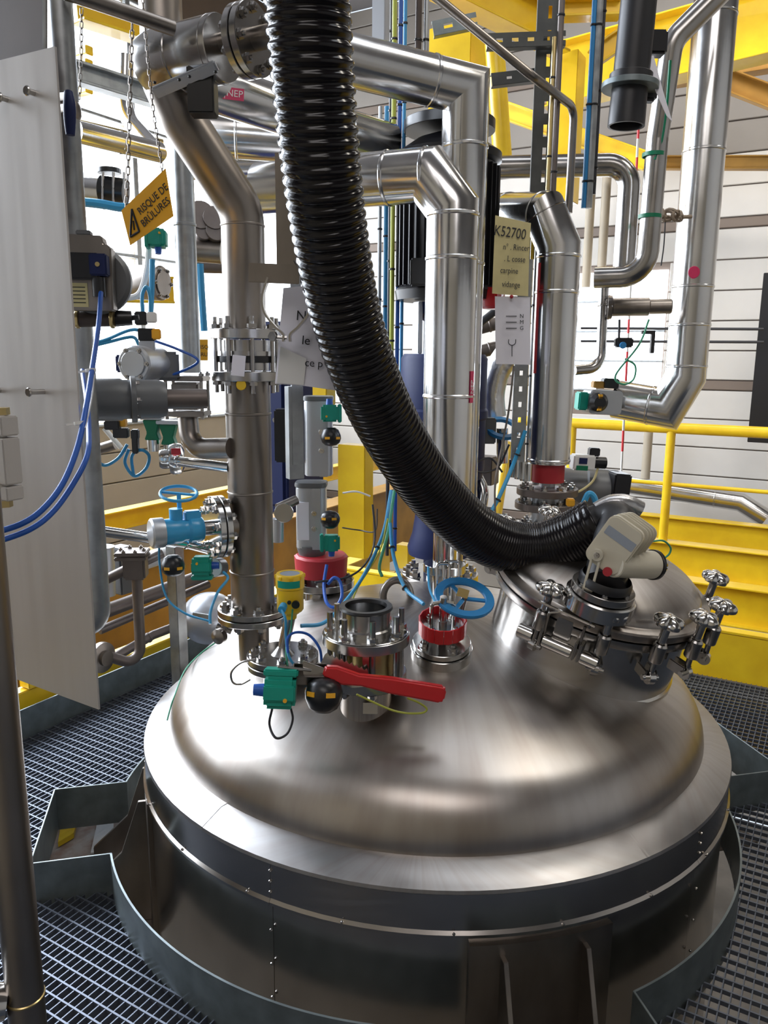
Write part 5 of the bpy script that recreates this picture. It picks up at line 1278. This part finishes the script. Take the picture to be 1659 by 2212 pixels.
for x, y, r in ((432, 472, .06), (462, 478, .05), (440, 505, .04), (466, 505, .045)): MB(frame(P(x, y, 3.6), V((.3, -1, .2)))).disc(r, 0, .05, n=20).build('bonnet', 'darkpipe', t)
cable('air_hose', 'bright blue bundle hanging behind the bolts of the wafer valve', pp([(432, 570, 3.2), (436, 640, 3.2), (441, 715, 3.2)]), .014, 'cyancable', cat='hose')
t = thing('warning_sign', 'small second orange sign with black text behind the left riser bolts', 'sign', P(438, 755, 3.2))
sheet([P(426, 733, 3.2), P(449, 733, 3.2), P(449, 779, 3.2), P(426, 779, 3.2)], 0, 'sign', 'plate', t)
tx('RISQ', 438, 750, 3.19, .022, t); tx('BRU', 438, 766, 3.19, .022, t)
for i, pts_ in enumerate(([(165, 748, 2.9), (225, 735, 2.9), (290, 712, 2.9), (335, 735, 2.9)], [(165, 756, 2.9), (230, 740, 2.9), (285, 728, 2.9), (300, 745, 2.9)])):
    cable('air_hose', ['upper light blue air line fanning left of the actuators', 'lower light blue air line fanning left of the actuators'][i], pp(pts_), .006, 'cyancable')
cable('air_hose', 'dark blue thin line in a triangle over the grey standing pipe', pp([(330, 735, 2.42), (385, 755, 2.42), (428, 780, 2.42), (385, 805, 2.42), (345, 815, 2.42)]), .004, 'bluecable')
for i, (lab, pts_) in enumerate((('left light blue cable loop below the dark grey actuator', [(210, 915, 2.4), (204, 950, 2.4), (206, 985, 2.4), (225, 1005, 2.4), (255, 990, 2.4), (275, 960, 2.4)]), ('round light blue cable loop right of the black T connector', [(278, 970, 2.4), (270, 1000, 2.4), (290, 1028, 2.4), (315, 1012, 2.4), (322, 985, 2.4), (305, 972, 2.4), (285, 985, 2.4), (288, 1025, 2.4)]))):
    cable('air_hose', lab, pp(pts_), .005, 'cyancable')
t = thing('black_connector', 'black T shaped connector above the round blue cable loop', 'connector', P(275, 935, 2.4))
for x, y, w, h in ((243, 918, .045, .028), (262, 935, .045, .03), (292, 938, .022, .03), (293, 960, .018, .055)): MB(frame(P(x, y, 2.4), V((.1, -1, 0)), (1, 0, 0))).box((0, 0, 0), (w, h, .03)).build('connector', 'black', t, bev=.003)
MB(frame(P(266, 912, 2.42), V((.1, -1, 0)), (1, 0, 0))).box((0, 0, 0), (.02, .025, .03)).build('terminal', 'amber', t, bev=.002)
for i, (lab, x, y) in enumerate((('dark green valve yoke under the large grey actuator', 330, 925), ('second dark green valve yoke next to the brown elbow', 365, 935))):
    t = thing('green_valve', lab, 'valve', P(x, y, 2.75)); F_ = frame(P(x, y, 2.75), V((0, -1, 0)), (1, 0, 0))
    MB(F_).prism([(-.03, .03), (.03, .03), (.018, -.015), (.026, -.04), (-.026, -.04), (-.016, -.015)], -.02, .02).build('yoke', 'green', t, bev=.003)
    MB(F_).box((0, .038, 0), (.075, .012, .05)).build('top_plate', 'silver', t, bev=.002); MB(F_).cyl((0, -.08, 0), (0, -.04, 0), .022, n=18).build('body', 'polish', t)
pipe('white_pipe', 'slanting white tube behind the black T connector', pp([(225, 925, 2.8), (262, 968, 2.8)]), .009, 'white', [], n=14)
pipe('brown_pipe', 'dull brown pipe end low behind the left light blue loop', pp([(200, 975, 3.2), (248, 960, 3.2)]), .022, 'dull', [], n=18)

# ================================================================== BEHIND THE CENTRE
# dark service wall and column behind actuator
cab_ = thing('control_cabinet', 'dark blue grey cabinet standing between the left riser and the yellow post', 'cabinet', P(600, 1000, 3.9))
MB(frame(P(600, 900, 3.9), -E2, E1)).box((0, 0, 0), (.34, .9, .3)).build('body', 'navy', cab_, bev=.006)
MB(frame(P(600, 900, 3.9), -E2, E1)).box((0, 0, .155), (.30, .82, .012)).build('door', 'navy', cab_, bev=.004)
MB(frame(P(600, 900, 3.9), -E2, E1)).cyl((.12, 0, .16), (.12, 0, .18), .012, n=12).build('lock', 'steel', cab_)
def post(name, label, px, py0, py1, Y, w, mt, cat='column', h2=None):
    a = P(px, (py0+py1)/2, Y); z0 = P(px, py1, Y).z; z1 = P(px, py0, Y).z
    return ibeam(name, label, V((a.x, a.y, z0)), V((a.x, a.y, z1)), h2 or w, w, mt, cat=cat)
def box_post(name, label, px, py0, py1, Y, w, mt, cat='column', d=None):
    a = P(px, (py0+py1)/2, Y); z0 = P(px, py1, Y).z; z1 = P(px, py0, Y).z
    return tag(MB(frame(V((a.x, a.y, z0)), Z, E1)).box((0, 0, (z1-z0)/2), (w, d or w, z1-z0)).build(name, mt, bev=.003), label, cat)
box_post('steel_column', 'wide yellow box column behind the sloping clad pipe and motor cap', 990, 70, 330, 4.2, .22, 'yellow')
box_post('steel_column', 'yellow column standing behind the perforated channel', 1222, 120, 440, 4.9, .15, 'yellow')
box_post('equipment_post', 'low yellow post behind the teal boxes and blue cables', 768, 960, 1200, 3.7, .15, 'yellow', 'post', .08)
box_post('equipment_post', 'short yellow post end beside the white note', 700, 820, 875, 3.3, .07, 'yellow', 'post')
q0, q1 = P(1068, 95, 4.0), P(1086, 350, 4.0); tag(MB().cyl(q0, q1, .045, n=28).build('brace_tube', 'yellow'), 'bright yellow leaning tube right of the cut mitre top', 'tube')
q0, q1 = P(1098, 960, 4.2), P(1062, 1180, 3.7); tag(MB().cyl(q0, q1, .025, n=20).build('brace_tube', 'yellow'), 'yellow slanting tube low between the two clad risers', 'tube')
box_post('steel_column', 'short yellow post below the navy gearbox right of the blue cables', 875, 1175, 1225, 3.6, .07, 'yellow', 'post')
ibeam('overhead_beam', 'thick yellow overhead beam slanting down to the perforated channel', P(930, -70, 4.2), P(1215, 75, 4.8), .20, .14, 'yellow')
ibeam('overhead_beam', 'big yellow roof beam at the top right above the vent duct', PW(1180, 175, 6.3), PW(1760, 25, 6.3), .42, .22, 'yellow')
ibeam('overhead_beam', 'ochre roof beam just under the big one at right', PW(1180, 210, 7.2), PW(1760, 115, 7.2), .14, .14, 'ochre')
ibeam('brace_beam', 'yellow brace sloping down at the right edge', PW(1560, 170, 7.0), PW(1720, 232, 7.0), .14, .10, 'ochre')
ibeam('brace_beam', 'yellow wind brace behind the leaning yellow tube', PW(1080, 235, 7.5), PW(1400, 350, 7.5), .14, .10, 'yellow')
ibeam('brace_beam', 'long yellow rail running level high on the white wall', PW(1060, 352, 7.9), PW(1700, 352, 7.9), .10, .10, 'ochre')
ibeam('brace_beam', 'short yellow diagonal left of the vent duct', P(1282, 125, 4.8), P(1362, 70, 4.8), .09, .08, 'yellow')
ibeam('overhead_beam', 'yellow cross beam end at the top behind the cable bundles', P(1215, 22, 4.6), P(1340, 18, 4.6), .08, .1, 'yellow')
# perforated channel: two rails, slotted face
def slotted(name, label, a, b, w, face, mt, pitch=.05, slot=.028, sw=.012):
    a = V(a); b = V(b); d = (b-a).normalized(); L = (b-a).length; t = thing(name, label, 'channel', a)
    F0 = frame(a, face, d)   # x along, y across, z outward
    n = int(L/pitch); mb = MB(F0)
    for s in (-1, 1):
        mb.box((L/2, s*(w/4+sw/4), 0), (L, w/2-sw/2, .003))
        mb.box((L/2, s*w/2, -.018), (L, .003, .036))
    for k in range(n): mb.box((k*pitch+(pitch-slot)/2, 0, 0), (pitch-slot, sw, .0028))
    mb.build('slotted_web', mt, t, smooth=False); return t
slotted('slotted_channel', 'dark slotted channel standing behind the right clad riser elbow', drop(1190, 0, 3.35, 560), drop(1190, 0, 3.35, -60), .095, V((-.1, -1, 0)), 'zinc_dark', .085, .045, .014)
slotted('slotted_channel', 'grey slotted channel hanging below the white sketch sheet', drop(1122, 900, 3.1, 1000), drop(1122, 900, 3.1, 560), .05, V((-.1, -1, 0)), 'galv', .06, .02, .012)
slotted('slotted_channel', 'short level slotted channel crossing the top of the tall dark one', P(1052, 88, 3.3), P(1222, 82, 3.3), .05, V((0, -1, 0)), 'zinc_dark', .06, .025, .014)
slotted('slotted_channel', 'short dark bracket channel lower left of the tall one', P(1062, 172, 3.4), P(1165, 160, 3.4), .045, V((0, -1, 0)), 'zinc_dark', .08, .02, .01)
slotted('slotted_channel', 'small grey blue bracket on the yellow box column', P(935, 62, 3.9), P(1030, 42, 3.9), .06, V((0, -1, 0)), 'toe', .09, .04, .02)
box_post('cable_tray', 'pale grey channel above the sloping clad pipe right of the hose', 823, -50, 100, 3.2, .055, 'silver', 'channel', .04)
# vertical runs of conduit and cable
runs = [(847, -50, 1200, 3.3, .008, 'greycable', 'dark conduit'), (853, -50, 790, 3.28, .009, 'ygcable', 'yellow green cable'), (866, -50, 1190, 3.3, .008, 'bluecable', 'blue cable'), (876, -50, 900, 3.32, .007, 'cyancable', 'light blue cable'),
        (905, -50, 150, 3.2, .012, 'brown', 'brown conduit'), (922, -50, 150, 3.2, .009, 'galv', 'grey conduit'), (822, 230, 700, 3.4, .008, 'galv', 'thin grey conduit'), (836, 230, 1000, 3.4, .010, 'cyancable', 'pale blue cable'),
        (1214, -50, 430, 3.3, .012, 'darkpipe', 'dark conduit'), (1198, 80, 560, 3.25, .008, 'brass', 'tan tube'), (1285, -50, 450, 3.3, .010, 'blue', 'blue cable'), (1296, -50, 450, 3.3, .014, 'galv', 'grey conduit'), (1306, -50, 420, 3.32, .008, 'greycable', 'black cable'), (1163, 480, 1010, 3.28, .010, 'galv', 'pale conduit'), (1152, 480, 1010, 3.3, .007, 'yellow', 'yellow tube')]
for i, (x, y0, y1, Y, r, m_, nm) in enumerate(runs):
    a = P(x, 0 if y0 < 0 else y0, Y); b = V((a.x, a.y, P(x, y1, Y).z)); a = V((a.x, a.y, P(x, y0, Y).z))
    where = 'right of the hose above and behind the sloping clad pipe' if x < 880 else ('above the sloping clad pipe' if x < 1000 else ('beside the tall dark channel' if x < 1250 and y0 < 300 else ('in the tied bundle left of the vent duct' if y0 < 300 else 'left of the red banded riser')))
    t = thing('conduit' if 'con' in nm or 'tube' in nm else 'cable_run', 'vertical '+nm+' '+where, 'cable' if 'cable' in nm else 'conduit', b)
    MB().cyl(b, a, r, n=10).build('run', m_, t)
    z_ = b.z+.1
    while z_ < a.z-.05: MB(T(a.x, a.y, z_)).disc(r+.003, -.004, .004, n=10).build('tie', 'black', t); z_ += .28
pipe('thin_pipe', 'thin brown steel pipe slanting over the yellow column then dropping down', fil(pp([(925, -20, 3.0), (1150, 165, 3.05), (1240, 232, 3.4), (1228, 460, 3.4)]), .05, 5), .016, 'dull', [], n=16)
# yellow structure, thin verticals on the right wall
for i, (x, y0, y1) in enumerate(((1290, 180, 620), (1312, 370, 600), (1402, 920, 1060))):
    a = PW(x, y0, 8.2); b = PW(x-8, y1, 8.2); b.x, b.y = a.x, a.y
    tag(MB().cyl(b, a, .045, n=14).build('downpipe', 'wallb'), ['tan downpipe on the white wall left of the bent steel pipe', 'second tan downpipe on the wall inside the steel pipe bend', 'short tan downpipe below the actuator at right'][i], 'pipe')
# dark board at right edge
t = thing('dark_board', 'tall dark blue board standing at the right edge before the white wall', 'board', PW(1640, 960, 7.9))
c4 = [PW(1660, 575, 7.9), PW(1614, 955, 7.9), PW(1760, 985, 7.9), PW(1760, 560, 7.9)]; c4[0] = V((c4[1].x, c4[1].y, PW(1635, 590, 7.9).z)); c4[2] = V((c4[3].x, c4[3].y, c4[1].z)); c4[3].z = c4[0].z
MB().add(c4+[v+E2*.05 for v in c4], [(0, 1, 2, 3), (7, 6, 5, 4), (0, 4, 5, 1), (1, 5, 6, 2), (2, 6, 7, 3), (3, 7, 4, 0)]).build('board', 'black', t, bev=.004)
text('#', .06, frame(PW(1650, 880, 7.89), -E2, E1), 'white', t) if False else None
# equipment at right of the clad riser
t = thing('pneumatic_cylinder', 'level dark steel cylinder with stepped end in front of the bright window patch', 'cylinder', P(1375, 662, 3.9))
MB(frame(P(1312, 664, 3.9), P(1440, 662, 3.85)-P(1312, 664, 3.9))).lathe([(0, 0), (.055, 0), (.055, .02), (.042, .025), (.042, .19), (.034, .195), (.034, .29), (.030, .295), (0, .295)], 30).build('barrel', 'dull', t)
bolts(t, P(1316, 664, 3.9), V((-1, 0, 0)), .045, 4, .012)
pipe('steel_pipe', 'thin steel pipe falling left of the level cylinder and curling under it', fil(pp([(1306, 590, 3.95), (1297, 795, 3.9), (1240, 800, 3.85)]), .08, 6), .024, 'steel', [(0, .1), (0, .4)], n=20)
t = thing('valve_actuator', 'grey actuator box with black and amber knob left of the clad foot', 'actuator', P(1300, 868, 4.1))
VF = frame(P(1300, 868, 4.05), V((.1, -1, 0)), (1, .1, -.05))
MB(VF).prism(rr(.17, .12, .02), -.06, .06).build('body', 'silver', t, bev=.004)
MB(VF).lathe([(0, 0), (.045, .005), (.048, .03), (.03, .05), (0, .05)], 24, T(-.05, 0, .06)).build('knob', 'black', t)
for y in (.03, -.03): MB(VF).box((-.05, y, .105), (.02, .02, .01)).build('mark', 'amber', t)
MB(VF).box((-.115, 0, .02), (.05, .09, .07)).build('switch_box', 'teal', t, bev=.006)
MB(VF).box((.03, .095, 0), (.08, .05, .06)).build('solenoid', 'black', t, bev=.005); MB(VF).box((-.03, .085, 0), (.06, .035, .05)).build('bracket', 'ochre', t, bev=.004)
cable('sensor_cable', 'dark green cable loop right of the grey actuator box', pp([(1402, 690, 3.85), (1380, 745, 3.85), (1330, 810, 3.9), (1345, 830, 3.9), (1368, 820, 3.9), (1372, 790, 3.9), (1350, 775, 3.9)]), .005, 'greencable')
t = thing('black_connector', 'black connector hanging below the level cylinder', 'connector', P(1347, 740, 3.85))
MB(frame(P(1347, 740, 3.85), V((0, -1, 0)), (1, 0, 0))).box((0, 0, 0), (.085, .045, .04)).build('connector', 'black', t, bev=.006); MB().cyl(P(1338, 690, 3.85), P(1337, 735, 3.85), .006, n=8).build('wire', 'greycable', t); MB(frame(P(1345, 746, 3.82), V((0, -1, 0)))).disc(.016, 0, .01, n=14).build('coupler', 'blue', t)
t = thing('wall_bracket', 'black L bracket fixed on wires before the bright window patch', 'bracket', P(1405, 735, 4.6))
for x, y, w, h in ((1400, 718, .075, .02), (1409, 742, .02, .11)): MB(frame(P(x, y, 4.6), V((0, -1, 0)), (1, 0, 0))).box((0, 0, 0), (w, h, .03)).build('arm', 'black', t, bev=.002)
for k, y in enumerate((709, 737)): pipe('wire_rail', ['upper', 'lower'][k]+' thin dark wire rail stretched before the white wall', [PW(1255, y, 7.6), PW(1650, y+2, 7.6)], .012, 'greycable', [], n=8, cat='wire')
# motor behind the manhole
t, F0 = motor('electric_motor', 'dark grey motor lying behind the manhole and the hose', P(1335, 1065, 3.4), V((-1, .15, .05)), .10, .3, 'grey')
tag(MB(frame(P(1332, 1055, 3.35), V((.1, -1, 0)), (1, 0, -.08))).box((0, 0, 0), (.075, .14, .12)).build('terminal_box', 'black', bev=.006), 'square black box at the end of the dark grey motor', 'box')
t = thing('positioner', 'small pale instrument box with green label and black caps above the dark motor', 'instrument', P(1262, 1000, 3.3))
VF = frame(P(1258, 998, 3.3), V((.1, -1, 0)), (1, .1, -.05))
MB(VF).box((0, 0, 0), (.095, .065, .06)).build('housing', 'white', t, bev=.006); MB(VF).box((-.01, -.022, .031), (.05, .02, .002)).build('label', 'green', t)
MB(VF).box((-.008, .008, .031), (.035, .025, .003)).build('display', 'navy', t)
MB(VF).cyl((.05, 0, 0), (.10, 0, 0), .025, n=18).build('gland', 'black', t); MB(VF).box((.045, .045, 0), (.045, .035, .035)).build('cap', 'black', t, bev=.004)
cable('sensor_cable', 'pale yellow cable sagging from the small instrument box', pp([(1292, 1010, 3.3), (1280, 1040, 3.28), (1250, 1062, 3.25), (1215, 1070, 3.22)]), .005, 'ypaper')
cable('air_hose', 'blue hose bow behind the black hose end', pp([(1258, 1095, 2.95), (1270, 1068, 2.95), (1282, 1072, 2.95), (1290, 1095, 2.95)]), .012, 'bluebright', cat='hose')
tag(MB(frame(P(1232, 1085, 3.0), V((0, -1, 0)))).box((0, 0, 0), (.03, .03, .03)).build('terminal', 'amber', bev=.004), 'small orange cube behind the black hose end', 'connector')
pipe('clad_pipe', 'pale level pipe with clamps beyond the yellow beams at right', [PW(1340, 1045, 7.9), PW(1600, 1085, 7.9), PW(1655, 1120, 7.9)], .085, 'clad', [(0, .4), (0, .8)], n=24)
# centre bottom cables
cabs = [('blue cable falling from behind the hose to the open sight tube', [(845, 1060, 2.95), (828, 1150, 2.8), (790, 1235, 2.7), (745, 1300, 2.62), (700, 1345, 2.5), (650, 1352, 2.45)], .0065, 'cyancable'),
        ('yellow green earth wire beside the falling blue cable', [(838, 1120, 2.78), (820, 1190, 2.74), (775, 1265, 2.68), (760, 1300, 2.63)], .003, 'ygcable'),
        ('dark green cable bundle behind the falling blue cable', [(852, 1060, 3.0), (838, 1150, 2.9), (820, 1220, 2.85), (825, 1245, 2.82)], .006, 'greencable'),
        ('light blue cable dropping right to the red guard valve', [(843, 1130, 2.75), (850, 1200, 2.68), (875, 1270, 2.6), (915, 1305, 2.5)], .0065, 'cyancable'),
        ('thin blue cable behind the shiny U clamps', [(925, 1225, 2.6), (928, 1270, 2.55), (940, 1300, 2.5)], .0045, 'cyancable'),
        ('blue cable loop hanging below the lower teal box', [(706, 1220, 2.78), (700, 1262, 2.74), (705, 1300, 2.68), (722, 1312, 2.66), (738, 1290, 2.68), (735, 1258, 2.72), (722, 1248, 2.73), (708, 1262, 2.73)], .006, 'bluecable'),
        ('black cable curving right of the lower teal box to the flange', [(805, 1090, 3.0), (810, 1160, 2.95), (795, 1210, 2.85), (755, 1245, 2.8), (680, 1258, 2.7)], .004, 'greycable'),
        ('thin black wire crossing the yellow post', [(740, 1140, 3.2), (775, 1145, 3.3), (810, 1147, 3.2), (815, 1100, 3.1)], .003, 'greycable'),
        ('pale wire lying across the yellow post', [(740, 1065, 3.3), (770, 1062, 3.3), (800, 1072, 3.3)], .004, 'white'),
        ('blue air line slanting left of the red banded riser', [(1135, 930, 3.05), (1110, 1000, 3.05), (1075, 1080, 3.0), (1035, 1150, 2.95)], .008, 'bluebright'),
        ('thin dark wire loops between the two clad risers', [(1100, 960, 3.1), (1075, 1010, 3.1), (1035, 1020, 3.1), (1030, 1000, 3.1), (1060, 990, 3.1), (1085, 1020, 3.1)], .004, 'greycable'),
        ('brown wire running down past the grey slotted channel', [(1110, 790, 3.05), (1100, 880, 3.05), (1085, 960, 3.05), (1070, 1040, 3.0), (1070, 1120, 2.98)], .004, 'dull')]
for lab, pts_, r, m_ in cabs: cable('cable', lab, pp(pts_), r, m_, ties=(.3, .7) if r > .006 else ())
# blurry stuff between risers at x 1040-1110
t = thing('foil_wrapped_joint', 'crinkled foil wrapped joint behind the white sketch sheet', 'pipe joint', P(1085, 830, 3.6))
MB().tube(smooth(pp([(1100, 760, 3.6), (1075, 800, 3.6), (1062, 850, 3.6), (1065, 900, 3.6)]), 5), .06, 18).build('wrap', 'foil', t)
t = thing('lower_valve', 'pale valve body with blue wheel between the two clad risers', 'valve', P(1085, 950, 3.4))
MB(frame(P(1085, 925, 3.4), V((.1, -.6, 1)))).lathe([(.055, -.008), (.075, -.008), (.075, .008), (.055, .008), (.055, -.008)], 28).build('handwheel', 'blue', t)
MB().cyl(P(1085, 925, 3.4), P(1085, 1000, 3.4), .025, n=18).build('stem', 'polish', t)
MB(frame(P(1055, 930, 3.4), V((0, -1, 0)), (1, 0, 0))).box((0, 0, 0), (.06, .11, .06)).build('solenoid', 'grey', t, bev=.005)
pipe('steel_pipe', 'curved bright pipe stub behind the foot of the centre riser', fil(pp([(1020, 1010, 3.3), (1045, 1060, 3.25), (1030, 1150, 3.2)]), .1, 6), .025, 'polish', [], n=18)
for k, (y, lab) in enumerate(((700, 'upper'), (752, 'lower'))):
    pipe('steel_pipe', lab+' dark pipe between motor and white sketch sheet far behind', [P(1015, y+14, 4.4), P(1068, y, 4.4), P(1120, y-3, 4.4)], .035, 'darkpipe', [(0, .8)], n=18)
pipe('steel_pipe', 'thin dark pipe reaching up from the red motor cap', [P(1035, 700, 3.9), P(1075, 668, 3.9)], .018, 'greycable', [], n=12)
box_post('instrument_box', 'grey junction box low behind the gearbox at the centre', 1050, 985, 1045, 3.5, .09, 'darkpipe', 'box')
# things left of actuator, at the riser
t = thing('small_gauge', 'small chromed gauge assembly between left riser and grey actuator', 'gauge', P(608, 1150, 2.8))
MB().cyl(P(600, 1170, 2.8), P(600, 1120, 2.8), .022, n=18).build('body', 'silver', t); MB(frame(P(612, 1108, 2.8), V((.2, -1, .2)))).disc(.035, 0, .03, n=22).build('dial_case', 'polish', t); MB().cyl(P(640, 1080, 2.85), P(600, 1098, 2.8), .018, n=16).build('pipe_stub', 'dull', t)
t = thing('small_gauge', 'pale fitting at the foot of the left riser behind the bolts', 'gauge', P(470, 1240, 2.45))
MB(frame(P(478, 1225, 2.45), V((-.5, -1, .2)))).disc(.03, 0, .035, n=20).build('dial_case', 'silver', t)
tag(MB(frame(P(618, 940, 3.0), V((0, -1, 0)))).box((0, 0, 0), (.08, .2, .08)).build('dark_box', 'black', bev=.006), 'dark box in the shade behind the left riser', 'box')
# pale vessel at left behind the dome, with clamp band
t = thing('side_vessel', 'pale round vessel shoulder with clamp strip behind the left riser flange', 'vessel', P(430, 1340, 2.9))
MB(T(P(452, 1335, 3.4))).sphere((0, 0, 0), .13, 28, 16, sc=(1, 1, .9)).build('shell', 'silver', t)
MB(frame(P(436, 1330, 3.24), V((-.4, -1, 0)), (1, -.4, 0))).box((0, 0, 0), (.09, .02, .01)).build('clamp_strip', 'galv', t, bev=.002)
t = thing('steam_fitting', 'dark studded clamp fitting between riser flange and dome at left', 'pipe fitting', P(478, 1370, RY-.05))
MB(frame(P(478, 1372, RY-.03), V((-.5, -1, 0)))).lathe([(0, 0), (.025, 0), (.025, .02), (.012, .025), (0, .03)], 20).build('body', 'dull', t); MB().cyl(P(468, 1352, RY), P(500, 1365, RY), .010, n=10).build('bolt', 'steel', t)

# ------------------------------------------------------------------ groups of like things
GR = {'position_indicator': 'teal position indicators on the valves', 'clad_riser': 'clad risers above the vessel', 'clad_pipe': 'level clad pipe runs', 'steel_beam': 'yellow steel beams round the platform',
      'overhead_beam': 'beams under the roof', 'brace_beam': 'braces on the back wall', 'cable': 'cables over the dome', 'cable_run': 'vertical cable runs', 'conduit': 'vertical conduits', 'air_hose': 'blue and white air lines',
      'sensor_cable': 'sensor cables', 'earth_wire': 'earth wires on the dome', 'steel_pipe': 'bare steel pipes', 'manifold_pipe': 'brown manifold pipes at left', 'chain': 'hanging chains', 'valve_actuator': 'valve actuators',
      'slotted_channel': 'slotted channels', 'bundle_cable': 'blue cables over the grey panel', 'downpipe': 'tan downpipes on the wall', 'wire_rail': 'wire rails', 'green_valve': 'green valves', 'background_valve': 'valves far behind',
      'steel_column': 'yellow columns', 'equipment_post': 'small yellow posts', 'beam_end': 'small yellow beam ends', 'warning_sign': 'orange warning signs', 'galvanised_post': 'galvanised posts', 'white_pipe': 'bright small pipes', 'u_bolt': 'shiny U clamps', 'tape_ring': 'green tape rings'}
for o in bpy.data.objects:
    if o.parent is None and o.get('label'):
        g = GR.get(o.name.split('.')[0])
        if g: o['group'] = g
